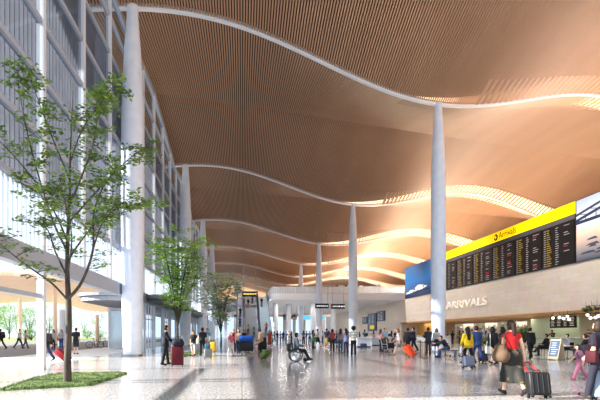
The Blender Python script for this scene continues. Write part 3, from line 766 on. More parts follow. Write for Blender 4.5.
# ------------------------------------------------------------------ people: one continuous skin surface each, from blended tapered limbs
def surface_nets(Fd, org, h):
    S = Fd < 0
    nx, ny, nz = Fd.shape
    c = [S[i:nx - 1 + i, j:ny - 1 + j, k:nz - 1 + k] for i in (0, 1) for j in (0, 1) for k in (0, 1)]
    cnt = sum(x.astype(np.int8) for x in c); act = (cnt > 0) & (cnt < 8)
    ids = np.full(act.shape, -1, np.int64); I = np.argwhere(act)
    if len(I) == 0: return [], []
    ids[act] = np.arange(len(I))
    acc = np.zeros((len(I), 3)); num = np.zeros(len(I))
    offs = [(i, j, k) for i in (0, 1) for j in (0, 1) for k in (0, 1)]
    for a in offs:
        for ax in range(3):
            if a[ax]: continue
            b = list(a); b[ax] = 1
            fa = Fd[I[:, 0] + a[0], I[:, 1] + a[1], I[:, 2] + a[2]]; fb = Fd[I[:, 0] + b[0], I[:, 1] + b[1], I[:, 2] + b[2]]
            m = (fa < 0) != (fb < 0)
            t = np.where(m, fa / np.where(m, fa - fb, 1), 0)
            p = np.array(a, float)[None, :].repeat(len(I), 0); p[:, ax] += t
            acc[m] += p[m]; num[m] += 1
    V = (I + acc / num[:, None]) * h + org
    Q = []
    for ax in range(3):
        sl0 = [slice(1, n - 1) for n in (nx, ny, nz)]; sl0[ax] = slice(0, (nx, ny, nz)[ax] - 1)
        sl1 = list(sl0); sl1[ax] = slice(1, (nx, ny, nz)[ax])
        a, b = S[tuple(sl0)], S[tuple(sl1)]
        E = np.argwhere(a != b)
        if len(E) == 0: continue
        flip = a[a != b]
        base = E.copy()
        for q in range(3):
            if q != ax: base[:, q] += 1
        u, v = (ax + 1) % 3, (ax + 2) % 3
        def g(du, dv):
            t = base.copy(); t[:, u] -= du; t[:, v] -= dv
            return ids[t[:, 0], t[:, 1], t[:, 2]]
        q = np.stack([g(1, 1), g(0, 1), g(0, 0), g(1, 0)], 1)
        q[~flip] = q[~flip][:, ::-1]
        Q.append(q)
    Q = np.concatenate(Q); Q = Q[(Q >= 0).all(1)]
    return V, Q

class Field:
    """prims: ('c', a, b, ra, rb, sy) tapered limb, ('e', centre, radii) ellipsoid; cuts: list of f(X,Y,Z) -> distance to keep below 0"""
    def __init__(s, prims, infl=0.0, k=.03, cuts=()): s.p, s.i, s.k, s.c = prims, infl, k, cuts
    def mesh(s, h):
        lo = np.full(3, 1e9); hi = -lo
        for p in s.p:
            if p[0] == 'c':
                for q, r in ((p[1], p[3]), (p[2], p[4])): lo = np.minimum(lo, np.array(q) - r); hi = np.maximum(hi, np.array(q) + r)
            else: lo = np.minimum(lo, np.array(p[1]) - p[2]); hi = np.maximum(hi, np.array(p[1]) + p[2])
        lo -= s.i + s.k + 2.5 * h; hi += s.i + s.k + 2.5 * h
        n = np.ceil((hi - lo) / h).astype(int) + 1
        ax = [(lo[i] + h * np.arange(n[i])).astype(np.float32) for i in range(3)]
        D = np.full(tuple(n), 9.0, np.float32)
        for p in s.p:
            if p[0] == 'c': a, b = np.array(p[1], float), np.array(p[2], float); ra, rb, sy = p[3], p[4], (p[5] if len(p) > 5 else 1.0); m = max(ra, rb); l0, h0 = np.minimum(a, b) - m, np.maximum(a, b) + m
            else: l0, h0 = np.array(p[1]) - p[2], np.array(p[1]) + p[2]
            pad = s.i + s.k + 3 * h
            i0 = np.maximum(np.floor((l0 - pad - lo) / h).astype(int), 0); i1 = np.minimum(np.ceil((h0 + pad - lo) / h).astype(int) + 1, n)
            X = ax[0][i0[0]:i1[0], None, None]; Y = ax[1][None, i0[1]:i1[1], None]; Z = ax[2][None, None, i0[2]:i1[2]]
            if p[0] == 'c':
                ys = 1 / sy; d = (b - a) * np.array([1, ys, 1]); L = max(float(d @ d), 1e-9)
                px_, py_, pz_ = X - a[0], (Y - a[1]) * ys, Z - a[2]
                t = np.clip((px_ * d[0] + py_ * d[1] + pz_ * d[2]) / L, 0, 1)
                dist = np.sqrt((px_ - t * d[0]) ** 2 + (py_ - t * d[1]) ** 2 + (pz_ - t * d[2]) ** 2) - (ra + t * (rb - ra))
                if sy < 1: dist = dist * (sy * .5 + .5)
            else:
                r = np.array(p[2]); q = np.sqrt(((X - p[1][0]) / r[0]) ** 2 + ((Y - p[1][1]) / r[1]) ** 2 + ((Z - p[1][2]) / r[2]) ** 2)
                dist = (q - 1) * float(min(r)) * (.55 + .45 * float(min(r) / max(r))) if False else (q - 1) * float(min(r))
            sub = D[i0[0]:i1[0], i0[1]:i1[1], i0[2]:i1[2]]
            hh = np.maximum(s.k - np.abs(sub - dist), 0) / s.k if s.k > 0 else 0
            D[i0[0]:i1[0], i0[1]:i1[1], i0[2]:i1[2]] = np.minimum(sub, dist) - hh * hh * s.k * .25
        D -= s.i
        if s.c:
            X = ax[0][:, None, None]; Y = ax[1][None, :, None]; Z = ax[2][None, None, :]
            for f in s.c: D = np.maximum(D, f(X, Y, Z))
        D[0] = D[-1] = 1; D[:, 0] = D[:, -1] = 1; D[:, :, 0] = D[:, :, -1] = 1
        return surface_nets(D, lo, h)

POSES = dict(                                            # (hip, knee) per leg, (flex, spread, elbow) per arm, torso lean
    stand=dict(L=.02, l=(.03, .04), r=(-.03, .02), la=(.08, .10, .22), ra=(.04, .10, .2)),
    stand2=dict(L=.0, l=(.12, .16), r=(-.04, .0), la=(.1, .12, 1.5), ra=(.05, .1, .25)),
    phone=dict(L=.03, l=(.0, .02), r=(.06, .08), la=(.45, .05, 1.7), ra=(.4, .05, 1.75)),
    fold=dict(L=.0, l=(.02, .02), r=(-.02, .02), la=(.35, .02, 1.5), ra=(.35, .02, 1.5)),
    walk=dict(L=.06, l=(.42, .12), r=(-.36, .30), la=(-.35, .08, .3), ra=(.35, .08, .45)),
    walk2=dict(L=.05, l=(-.30, .34), r=(.38, .10), la=(.3, .08, .4), ra=(-.3, .08, .25)),
    pull=dict(L=.06, l=(.36, .10), r=(-.3, .32), la=(.25, .08, .35), ra=(-.5, .14, .1)),
    pull_l=dict(L=.06, l=(-.3, .32), r=(.36, .10), la=(-.5, .14, .1), ra=(.25, .08, .35)),
    push=dict(L=.12, l=(.34, .1), r=(-.34, .34), la=(.75, .04, .45), ra=(.75, .04, .45)),
    hold=dict(L=.02, l=(.05, .05), r=(-.05, .05), la=(.1, .1, .2), ra=(.5, .06, .9)),
    hip=dict(L=-.02, l=(.05, .03), r=(-.03, .05), la=(-.25, .45, 1.35), ra=(.1, .1, .3)),
    sit=dict(L=-.02, l=(1.5, 1.5), r=(1.42, 1.38), la=(.45, .06, 1.0), ra=(.5, .06, .95)),
    cross=dict(L=-.08, l=(1.75, 1.1), r=(1.42, 1.5), la=(.4, .06, 1.2), ra=(.5, .06, 1.0)),
    crouch=dict(L=.7, l=(1.7, 2.0), r=(1.2, 2.1), la=(.9, .1, .5), ra=(1.0, .1, .4)),
    desk=dict(L=.25, l=(.05, .05), r=(-.02, .02), la=(.8, .1, .9), ra=(.8, .1, .9)),
    stroll=dict(L=.03, l=(.26, .06), r=(-.22, .22), la=(-.1, .08, .9), ra=(-.12, .16, .15)),
)
SKIN = {'a': (224, 178, 152), 'b': (196, 146, 116), 'c': (150, 102, 76), 'd': (96, 64, 50), 'p': (234, 196, 176)}
HAIRC = {'black': (26, 22, 22), 'brown': (74, 48, 34), 'red': (150, 78, 42), 'grey': (140, 136, 132), 'blond': (186, 150, 98), 'dark': (44, 32, 28)}
def V3(*a): return np.array(a, float)

def human(label, loc, rz, height=1.74, pose='stand', sex='m', skin='a', hair=('short', 'black'), top=('short', (40, 40, 46)), bottom=('trousers', (40, 42, 52)),
          shoes=(40, 36, 36), res=.03, seat=None, extra=None, build=1.0, turn=0.0, group='people in the hall', child=False, grip=(0, 0)):
    P = dict(POSES[pose]) if isinstance(pose, str) else pose
    if extra: P.update(extra)
    k = height / 1.75
    fw = sex == 'f'; sw = (.165 if fw else .19) * (1 if not child else .9); hw = .088 if fw else .086
    B = build * (1.15 if child else 1)
    L = P['L']; up = V3(0, math.sin(L), math.cos(L)); fwd = V3(0, math.cos(L), -math.sin(L))
    pel = V3(0, 0, .95)
    J = {}
    for s, nm in ((-1, 'l'), (1, 'r')):
        a, b = P[nm]; hip = pel + V3(s * hw, 0, -.03); sp = P.get('spread', .03)
        kn = hip + .43 * V3(s * sp, math.sin(a), -math.cos(a)); an = kn + .42 * V3(s * sp * .2, math.sin(a - b), -math.cos(a - b))
        fp = P.get(nm + 'f', min(max(a - b, -.5), .25) if pose not in ('sit', 'cross') else 0)
        toe = an + V3(s * .02, .17 * math.cos(fp), .17 * math.sin(fp) - .045); heel = an + V3(0, -.05 * math.cos(fp), -.05 * math.sin(fp) - .04)
        J[nm] = (hip, kn, an, toe, heel)
        sh = pel + up * .455 + V3(s * sw, 0, 0)
        f, c, e = P[nm + 'a']; c2 = P.get(nm + 'in', c * .6 - e * .12)
        el = sh + .28 * V3(s * math.sin(c), math.sin(f + L) * math.cos(c), -math.cos(f + L) * math.cos(c))
        wr = el + .25 * V3(s * math.sin(c2), math.sin(f + e + L) * math.cos(c2), -math.cos(f + e + L) * math.cos(c2))
        hd = (wr - el) / np.linalg.norm(wr - el)
        J[nm + 'a'] = (sh, el, wr, wr + hd * .085, hd)
    neck = pel + up * .52; hc = pel + up * .69 + fwd * .022
    # drop onto the ground or the seat
    low = min(min(J[n][2][2] - .08, J[n][3][2] - .035, J[n][4][2] - .04) for n in 'lr')
    dz = -low if seat is None else (seat / k + .09 - pel[2] + .03)
    sh_ = V3(0, 0, dz)
    def S(p): return (p + sh_) * k
    def c_(a, b, ra, rb, sy=1.0): return ('c', S(a), S(b), ra * k * B if sy else ra, rb * k * B, sy)
    torso = [c_(pel + V3(0, 0, -.01), pel + up * .16, .148 if fw else .142, .118 if fw else .130, .78), c_(pel + up * .16, pel + up * .38, .118 if fw else .130, .138 if fw else .155, .74),
             c_(J['la'][0] * .86 + J['ra'][0] * .14 + V3(0, 0, -.02), J['ra'][0] * .86 + J['la'][0] * .14 + V3(0, 0, -.02), .064, .064),
             c_(pel + up * .50, J['la'][0], .058, .046), c_(pel + up * .50, J['ra'][0], .058, .046),
             ('e', S(pel + fwd * -.05 + V3(0, 0, -.03)), np.array([.15, .11, .11]) * k * B)]
    butt = torso[-1]
    if fw: torso += [('e', S(pel + up * .36 + fwd * .085 + V3(s * .065, 0, 0)), np.array([.062, .062, .062]) * k) for s in (-1, 1)]
    nk = [c_(pel + up * .46, pel + up * .62 + fwd * .01, .058, .05)]
    head = [('e', S(hc + V3(0, 0, .02)), np.array([.078, .098, .112]) * k * (1.12 if child else 1)), ('e', S(hc + fwd * .03 - up * .055), np.array([.056, .062, .062]) * k),
            c_(hc + fwd * .095 + up * .01, hc + fwd * .112 - up * .022, .012, .017)]
    ears = [('e', S(hc + V3(s * .08, -.005, 0)), np.array([.014, .022, .032]) * k) for s in (-1, 1)]
    arms_u = [c_(J[n][0], J[n][1], .054, .042) for n in ('la', 'ra')]; arms_f = [c_(J[n][1], J[n][2], .043, .029) for n in ('la', 'ra')]
    palms = [c_(J[n][2], J[n][3], .028, .034, .75) for n in ('la', 'ra')]
    thigh = [c_(J[n][0], J[n][1], .090 if fw else .086, .056) for n in 'lr']; shin = [c_(J[n][1], J[n][2], .054, .037) for n in 'lr']
    calf = []
    for n in 'lr':
        a, b = J[n][1], J[n][2]; d = (b - a) / .42; bk = np.cross(np.cross(d, V3(0, -1, .001)), d); bk /= max(np.linalg.norm(bk), 1e-6)
        calf.append(c_(a + d * .08 + bk * .018, a + d * .2 + bk * .016, .046, .04))
    foot = [c_(J[n][4], J[n][3], .038, .030) for n in 'lr'] + [c_(J[n][2], J[n][4] * .6 + J[n][3] * .4, .038, .036) for n in 'lr']
    body = torso + nk + head + ears + arms_u + arms_f + palms + thigh + shin + calf + foot
    root = thing('person', label, 'person', loc, rz, group)
    V, Q = Field(body, 0, .028 * k).mesh(res)
    mb = MB(); mb.add(V.tolist(), Q.tolist())
    # fingers, each a bent chain rooted in the palm
    for gi_, n in enumerate(('la', 'ra')):
        s = -1 if n == 'la' else 1
        sh, el, wr, pe, hd = J[n]
        side = np.cross(hd, V3(s, 0, 0)); side = side / max(np.linalg.norm(side), 1e-6)         # across the palm
        nrm = V3(-s, 0, 0) - hd * float(V3(-s, 0, 0) @ hd); nrm /= np.linalg.norm(nrm)              # palm normal, towards the body
        curl = .55 + .75 * grip[gi_]
        for f_, (o, ln) in enumerate(((-.026, .068), (-.009, .078), (.009, .074), (.025, .058))):
            p = [pe - hd * .02 + side * o]; a = .0
            p.append(pe + hd * .01 + side * o)
            for q in range(3):
                a += curl * (.7 if q == 0 else 1); p.append(p[-1] + (hd * math.cos(a) + nrm * math.sin(a)) * ln / 3)
            mb.tube([S(x) for x in p], [.010 * k, .0095 * k, .009 * k, .008 * k, .005 * k], 5)
        th0 = wr + hd * .03 - side * .024; d1 = hd * .6 - side * .6 + nrm * .45; d1 /= np.linalg.norm(d1); d2 = hd * .75 + nrm * (.5 + .4 * grip[gi_]) + side * .1; d2 /= np.linalg.norm(d2)
        mb.tube([S(th0), S(th0 + d1 * .035), S(th0 + d1 * .035 + d2 * .045)], [.013 * k, .0115 * k, .007 * k], 5)
    mats = [mat(SKIN[skin], .5)]
    if res < .045:                                        # eyes and lips on the face
        mb.mi = 1
        for s in (-1, 1): mb.ball(S(hc + V3(s * .031, 0, 0) + fwd * .09 + up * .018), (.012 * k, .008 * k, .009 * k), 8, 5)
        mb.mi = 2; mb.ball(S(hc + fwd * .096 - up * .05), (.022 * k, .009 * k, .008 * k), 8, 5)
        mats += [mat((40, 30, 28), .3), mat((168, 96, 88), .5)]
    mb.build('body', mats, root, True)
    def piece(nm, prims, infl, col, cuts=(), kk=.03, rough=.8, hh=None):
        V, Q = Field(prims, infl * k, kk * k, cuts).mesh(hh or res)
        if len(V): return MB().add(V.tolist(), Q.tolist()).build(nm, mat([int(q * .80) for q in col], rough), root, True)
    waist = S(pel + up * .06); upk = up
    def above(p, d): n = d; return lambda X, Y, Z: -((X - p[0]) * n[0] + (Y - p[1]) * n[1] + (Z - p[2]) * n[2])
    def below(p, d): n = d; return lambda X, Y, Z: ((X - p[0]) * n[0] + (Y - p[1]) * n[1] + (Z - p[2]) * n[2])
    # bottoms
    bk_, bc = bottom
    sitting = P['l'][0] > 1.0
    tin = .009 if top[0] in ('vest', 'tucked', 'long_tucked') else 0
    if bk_ in ('trousers', 'shorts'):
        pr = [torso[0], butt] + thigh
        if bk_ == 'trousers': pr += [c_(J[n][1], J[n][2] - (J[n][2] - J[n][1]) * .02, .058, .056) for n in 'lr'] + calf
        else: pr = [torso[0], butt] + [c_(J[n][0], J[n][0] * .14 + J[n][1] * .86, .098, .085) for n in 'lr']
        piece(bk_, pr, .014 + tin, bc, [below(S(pel + up * .14), upk)])
    elif bk_ in ('skirt', 'long_skirt') :
        mid = (J['l'][1] + J['r'][1]) / 2; ank = (J['l'][2] + J['r'][2]) / 2
        if bk_ == 'skirt': end = mid + V3(0, 0, .02); r1 = .185
        else: end = mid * .45 + ank * .55; r1 = .14
        pr = [torso[0], butt, c_(pel + V3(0, -.01, -.06), end, .165, r1, .8)]
        if bk_ == 'long_skirt': pr += [c_(J[n][0], J[n][1], .1, .085) for n in 'lr'] + [c_(J[n][1], J[n][1] * .45 + J[n][2] * .55, .085, .09) for n in 'lr']
        piece('skirt', pr, .012 + tin * 1.4, bc, [below(S(pel + up * .14), upk), above(S(end), V3(0, 0, 1))], .06)
    # tops
    tk, tc = top
    if tk != 'bare':
        hem = {'short': -.04, 'long': -.05, 'jacket': -.16, 'coat': -.40, 'dress': -.42, 'vest': .1, 'tucked': .085, 'long_tucked': .085}[tk]
        infl = {'jacket': .024, 'coat': .026}.get(tk, .019)
        pr = torso + [c_(pel + up * .42, pel + up * .54, .066, .06)]
        if tk in ('short', 'tucked', 'dress'): pr = pr + [c_(J[n][0], J[n][0] * .4 + J[n][1] * .6, .060, .056) for n in ('la', 'ra')]
        elif tk in ('long', 'jacket', 'coat', 'long_tucked'): pr = pr + arms_u + [c_(J[n][1], J[n][1] * .06 + J[n][2] * .94, .046, .036) for n in ('la', 'ra')]
        cuts = [below(S(pel + up * .556), upk)]
        if tk in ('jacket', 'coat', 'dress') and not sitting:
            e = pel + V3(0, 0, hem); pr = pr + [c_(pel + up * .12, e, .145, .165 if tk == 'jacket' else .19, .8)]
            if tk != 'jacket': pr = pr + [c_(J[n][0], J[n][0] * .2 + J[n][1] * .8, .095, .09) for n in 'lr']
        zc = S(pel + up * hem if not (tk in ('coat', 'dress') and sitting) else pel + V3(0, 0, -.1))
        cuts.append(lambda X, Y, Z, z=zc, e=[(S(J[n][2]), n) for n in ('la', 'ra')]: np.where((np.abs(X) > .16 * k * B + .06) & (Z < z[2] + .2), -1.0, -((Y - z[1]) * upk[1] + (Z - z[2]) * upk[2])))
        piece({'jacket': 'jacket', 'coat': 'coat', 'dress': 'dress'}.get(tk, 'shirt'), pr, infl, tc, cuts)
    # shoes
    if shoes:
        zs = max(J[n][2][2] for n in 'lr')
        for q in (0, 1): piece('shoe', [foot[q], foot[q + 2]], .010, shoes, [], .02, .5)
    # hair
    hk, hcn = hair; hcol = HAIRC[hcn]
    face = lambda X, Y, Z: np.minimum((Y - S(hc + fwd * (.035))[1]), S(hc + up * .068)[2] - Z) if True else 0
    if hk != 'bald':
        H = [head[0]]
        if hk == 'afro': H = [('e', S(hc + up * .045 - fwd * .02), np.array([.13, .135, .13]) * k)]
        if hk in ('long', 'verylong'):
            ll = .30 if hk == 'long' else .46
            H += [c_(hc - fwd * .05 + up * .02, hc - fwd * .085 - up * ll * .55, .09, .095, .7), c_(hc - fwd * .085 - up * ll * .5, hc - fwd * .11 - up * ll, .095, .06, .6)]
        if hk == 'bob': H += [('e', S(hc - up * .045 - fwd * .025), np.array([.105, .095, .105]) * k)]
        if hk == 'bun': H += [('e', S(hc + up * .08 - fwd * .1), np.array([.05, .05, .05]) * k)]
        if hk == 'pony': H += [('e', S(hc + up * .03 - fwd * .105), np.array([.04, .045, .04]) * k), c_(hc + up * .02 - fwd * .12, hc - up * .2 - fwd * .15, .042, .022)]
        piece('hair', H, .016, hcol, [face], .02, .6)
    hands = [Vector(S(J[n][3])) for n in ('la', 'ra')]
    M = Matrix.Translation(Vector(loc)) @ Matrix.Rotation(rz, 4, 'Z')
    return root, [M @ p for p in hands], dict(k=k, M=M, S=S, J=J, pel=pel, up=up, fwd=fwd, hc=hc, res=res)

def backpack(root, inf, col, label=None, w=.3, h=.44):
    S, pel, up, fwd, k = inf['S'], inf['pel'], inf['up'], inf['fwd'], inf['k']
    b = thing_part = None
    p = S(pel + up * .30 - fwd * .2); rot = Matrix.Rotation(-math.atan2(up[1], up[2]), 3, 'X')
    t = tag(bpy.data.objects.new('backpack', None), label or 'backpack', 'backpack', 'bags carried by people'); COL.objects.link(t)
    t.matrix_world = inf['M']
    MB().rbox(p, (w * k, .17 * k, h * k), .06 * k, rot).build('pack_body', mat(col, .8), t, True)
    MB().rbox(p + np.array([0, -.10 * k, -.07 * k]), (w * .75 * k, .06 * k, h * .45 * k), .025 * k, rot).build('front_pocket', mat([max(0, c - 14) for c in col], .8), t, True)
    m = MB()
    for s in (-1, 1):
        m.tube([S(pel + up * .5 - fwd * .16 + V3(s * .09, 0, 0)), S(pel + up * .575 - fwd * .02 + V3(s * .11, 0, 0)), S(pel + up * .42 + fwd * .155 + V3(s * .11, 0, 0)), S(pel + up * .2 + fwd * .1 + V3(s * .15, 0, 0)), S(pel + up * .12 - fwd * .14 + V3(s * .13, 0, 0))], .018 * k, 6)
    m.build('strap', mat([max(0, c - 8) for c in col], .8), t, True)
    return t
def shoulder_bag(inf, side, col, label, w=.34, h=.30, drop=.62, dep=.13, slouch=False):
    S, J, pel, up, fwd, k = inf['S'], inf['J'], inf['pel'], inf['up'], inf['fwd'], inf['k']
    n = 'la' if side < 0 else 'ra'
    sh = J[n][0]; c = sh + V3(side * .10, -.03, -drop)
    t = tag(bpy.data.objects.new('shoulder_bag', None), label, 'bag', 'bags carried by people'); COL.objects.link(t); t.matrix_world = inf['M']
    rot = Matrix.Rotation(R(90), 3, 'Z')
    if slouch:
        V, Q = Field([('c', S(c + V3(0, -.12, -.03)), S(c + V3(0, .12, -.03)), .16 * k, .15 * k, .8), ('c', S(c + V3(0, -.08, .14)), S(c + V3(0, .1, .16)), .10 * k, .09 * k, .8)], 0, .06, []).mesh(.018)
        MB().add(V.tolist(), Q.tolist()).build('bag_body', mat(col, .75), t, True)
    else:
        MB().rbox(S(c), (w * k, dep * k, h * k), .04 * k, rot).build('bag_body', mat(col, .7), t, True)
    m = MB()
    topz = sh + V3(side * .0, 0, .075)
    m.tube([S(c + V3(0, -w * .38, h * .42)), S(topz + V3(side * .03, -.06, -.05)), S(topz), S(topz + V3(side * .03, .06, -.05)), S(c + V3(0, w * .38, h * .42))], .014 * k, 6)
    m.build('strap', mat([max(0, q - 10) for q in col], .7), t, True)
    return t

# ------------------------------------------------------------------ luggage and furniture kinds
def suitcase(label, loc, rz, w=.42, h=.62, d=.26, col=(40, 42, 48), tilt=0.0, handle=True, ext=.38, hcol=(70, 72, 78), group='suitcases', name='suitcase', ribs=True):
    """upright case, base at loc; tilt leans it back about its wheel edge (positive: top towards local -y)"""
    t = thing(name, label, 'suitcase', loc, 0, group); t.rotation_euler = (tilt, 0, rz)
    z0 = .06; m = mat(col, .45); oy = d / 2 if tilt else 0
    sh = MB().rbox((0, oy, z0 + h / 2), (w, d, h), min(.06, w * .12)).build('shell', m, t, True)
    if ribs:
        r = MB()
        for i in range(4):
            x = -w * .36 + w * .72 * i / 3; r.rbox((x, oy + d / 2, z0 + h / 2), (w * .06, .02, h * .86), .008); 
        r.build('ribs', mat([max(0, int(c * .86)) for c in col], .45), sh)
        MB().box((0, oy, z0 + h / 2), (w * 1.005, .018, h * 1.003)).build('zip', BLACK, sh)
    for sx in (-1, 1):
        for sy in (-1, 1):
            wh = MB().tube([(sx * w * .4 - .02, oy + sy * d * .36, .04), (sx * w * .4 + .02, oy + sy * d * .36, .04)], .04, 10); wh.build('wheel', RUBBER, t)
    if handle:
        y = oy - d / 2 + .04
        hm = MB().tube([(-w * .28, y, z0 + h - .05), (-w * .28, y, z0 + h + ext), (w * .28, y, z0 + h + ext), (w * .28, y, z0 + h - .05)], .013, 6); hm.build('pull_handle', mat(hcol, .4), t)
    MB().tube([(-.08, oy, z0 + h), (-.06, oy, z0 + h + .04), (.06, oy, z0 + h + .04), (.08, oy, z0 + h)], .012, 6).build('top_handle', BLACK, t)
    return t
def duffel(label, loc, rz, l=.6, r=.18, col=(30, 70, 150), group='soft bags'):
    t = thing('duffel_bag', label, 'bag', loc, rz, group)
    V, Q = Field([('c', (-l / 2 + r, 0, r), (l / 2 - r, 0, r), r, r), ('c', (-l / 2 + r * .8, 0, r * .7), (l / 2 - r * .8, 0, r * .7), r * .8, r * .8)], 0, .04, [lambda X, Y, Z: -Z]).mesh(.03)
    MB().add(V.tolist(), Q.tolist()).build('bag_body', mat(col, .8), t, True)
    m = MB()
    for s in (-1, 1): m.tube([(-.12, s * r * .5, r * 1.8), (-.08, s * .03, r * 2.5), (.08, s * .03, r * 2.5), (.12, s * r * .5, r * 1.8)], .012, 6)
    m.build('handles', mat([int(c * .6) for c in col], .7), t)
    MB().tube([(-l * .42, 0, r * 1.98), (l * .42, 0, r * 1.98)], .008, 5).build('zip', BLACK, t)
    return t
def trolley(label, loc, rz):
    t = thing('luggage_trolley', label, 'trolley', loc, rz, 'luggage trolleys')
    b = MB()
    for s in (-1, 1): b.tube([(s * .28, -.42, .16), (s * .2, .5, .12)], .018, 8)
    for y in (-.35, -.1, .15, .4): b.tube([(-.26 + .06 * (y + .4), y, .15), (.26 - .06 * (y + .4), y, .15)], .012, 6)
    b.build('base_frame', CHROME, t)
    u = MB()
    for s in (-1, 1): u.tube([(s * .28, -.40, .14), (s * .27, -.46, .6), (s * .28, -.56, 1.0)], .018, 8)
    u.tube([(-.27, -.46, .58), (.27, -.46, .58)], .014, 6); u.tube([(-.27, -.44, .36), (.27, -.44, .36)], .014, 6)
    u.build('upright_frame', WHITE, t)
    MB().tube([(-.3, -.56, 1.0), (.3, -.56, 1.0)], .024, 8).build('push_bar', BLACK, t)
    for (x, y) in ((-.27, -.38), (.27, -.38), (0, .46)): MB().tube([(x - .02, y, .06), (x + .02, y, .06)], .06, 12).build('wheel', RUBBER, t)
    return t
def chair(label, loc, rz, col=(40, 40, 44), group='cafe chairs'):
    t = thing('cafe_chair', label, 'chair', loc, rz, group)
    MB().rbox((0, 0, .45), (.44, .44, .05), .02).build('seat', mat(col, .6), t, True)
    rot = Matrix.Rotation(R(8), 3, 'X')
    MB().rbox((0, -.22, .72), (.42, .04, .36), .018, rot).build('backrest', mat(col, .6), t, True)
    for (x, y) in ((-.19, -.19), (.19, -.19), (-.19, .19), (.19, .19)): MB().tube([(x, y, .44), (x * 1.12, y * 1.12, 0)], [.016, .012], 6).build('leg', BLACK, t)
    b = MB()
    for s in (-1, 1): b.tube([(s * .18, -.2, .44), (s * .18, -.24, .75)], .013, 6)
    b.build('back_frame', BLACK, t)
    return t
def table(label, loc, r=.38, h=.74, col=(196, 190, 182), group='cafe tables'):
    t = thing('cafe_table', label, 'table', loc, 0, group)
    MB().tube([(0, 0, h - .03), (0, 0, h)], r, 24).build('tabletop', mat(col, .4), t)
    MB().tube([(0, 0, .03), (0, 0, h - .03)], .03, 10).build('pedestal', BLACK, t, True)
    MB().tube([(0, 0, 0), (0, 0, .03)], [r * .65, r * .6], 20).build('foot', BLACK, t)
    return t
# ------------------------------------------------------------------ who stands where
AWAY, TOWARD, RIGHT, LEFT = 0.0, R(180), R(-90), R(90)
def place(u, vf, hp, sex='m', H=None):
    """depth and height of a figure whose feet show at (u, vf) and which is hp pixels tall"""
    H0 = H or (1.76 if sex == 'm' else 1.67)
    d1 = F * EYE / (vf - VY); d2 = F * H0 / hp
    d = math.sqrt(d1 * d2) if H is None else d1 * .5 + d2 * .5
    h = min(max(hp * d / F, H0 - .07), H0 + .07)
    return ((u - VX) * d / F, d, 0.0), h
def who(label, u, vf, hp, rz, pose, sex, skin, hair, top, bottom, shoes=(38, 36, 38), res=None, H=None, d=None, **kw):
    loc, h = place(u, vf, hp, sex, H)
    if d: loc = ((u - VX) * d / F, d, 0.0)
    if H: h = H
    r = res or min(.04, max(.014, .42 * loc[1] / F))
    return human(label, loc, rz, h, pose, sex, skin, hair, top, bottom, shoes, r, **kw)
K = (30, 31, 36); NAVY = (34, 44, 76); JEAN = (58, 80, 120); WHT = (226, 226, 226); GR = (110, 114, 122)

# ---- outside on the road
_, _, i = who('person in black with a large dark backpack at the left edge, outside on the road', 1, 348, 22, LEFT, 'walk', 'm', 'b', ('short', 'black'), ('long', K), ('trousers', K)); backpack(None, i, (40, 42, 46), 'large dark backpack on the person at the left edge of the photo', .42, .56)
who('man in a white shirt and blue jeans walking outside, left one of a couple', 19, 348, 20, RIGHT, 'walk', 'm', 'a', ('short', 'brown'), ('long', WHT), ('trousers', JEAN))
who('woman in a white top and grey trousers outside, right one of a walking couple', 25.6, 348, 19, RIGHT, 'walk2', 'f', 'a', ('long', 'brown'), ('short', WHT), ('trousers', (90, 94, 104)))
_, h, i = who('man in a black jacket and blue trousers striding behind the white facade post', 46.2, 363, 32, LEFT, 'pull', 'm', 'b', ('short', 'black'), ('jacket', (40, 40, 46)), ('trousers', (48, 58, 104)), (30, 30, 40)); backpack(None, i, (54, 50, 54), 'dark backpack on the man striding behind the white facade post')
x, y = at(67, 363)
suitcase('red suitcase rolling tilted on its wheels just left of the foreground tree trunk', (x, y, 0), R(-90), .42, .70, .30, (138, 26, 42), R(50), True, .30)
who('dark haired woman in white outside, left of two women by the thick white column', 53.4, 349, 20, TOWARD, 'stand', 'f', 'a', ('long', 'dark'), ('long', (216, 212, 214)), ('trousers', (50, 46, 54)))
_, _, i = who('woman in blue jeans outside, right of two women by the thick white column', 61.2, 349, 20, TOWARD, 'stand2', 'f', 'a', ('long', 'red'), ('short', (206, 214, 230)), ('trousers', (54, 84, 150)))
shoulder_bag(i, 1, (150, 66, 60), 'reddish shoulder bag of the woman in blue jeans outside', .3, .28, .5)
who('man in a navy shirt and dark shorts standing outside right of the foreground trunk', 76, 354, 26, AWAY, 'stand', 'm', 'a', ('short', 'brown'), ('short', (38, 42, 56)), ('shorts', (50, 54, 66)), (60, 60, 64))
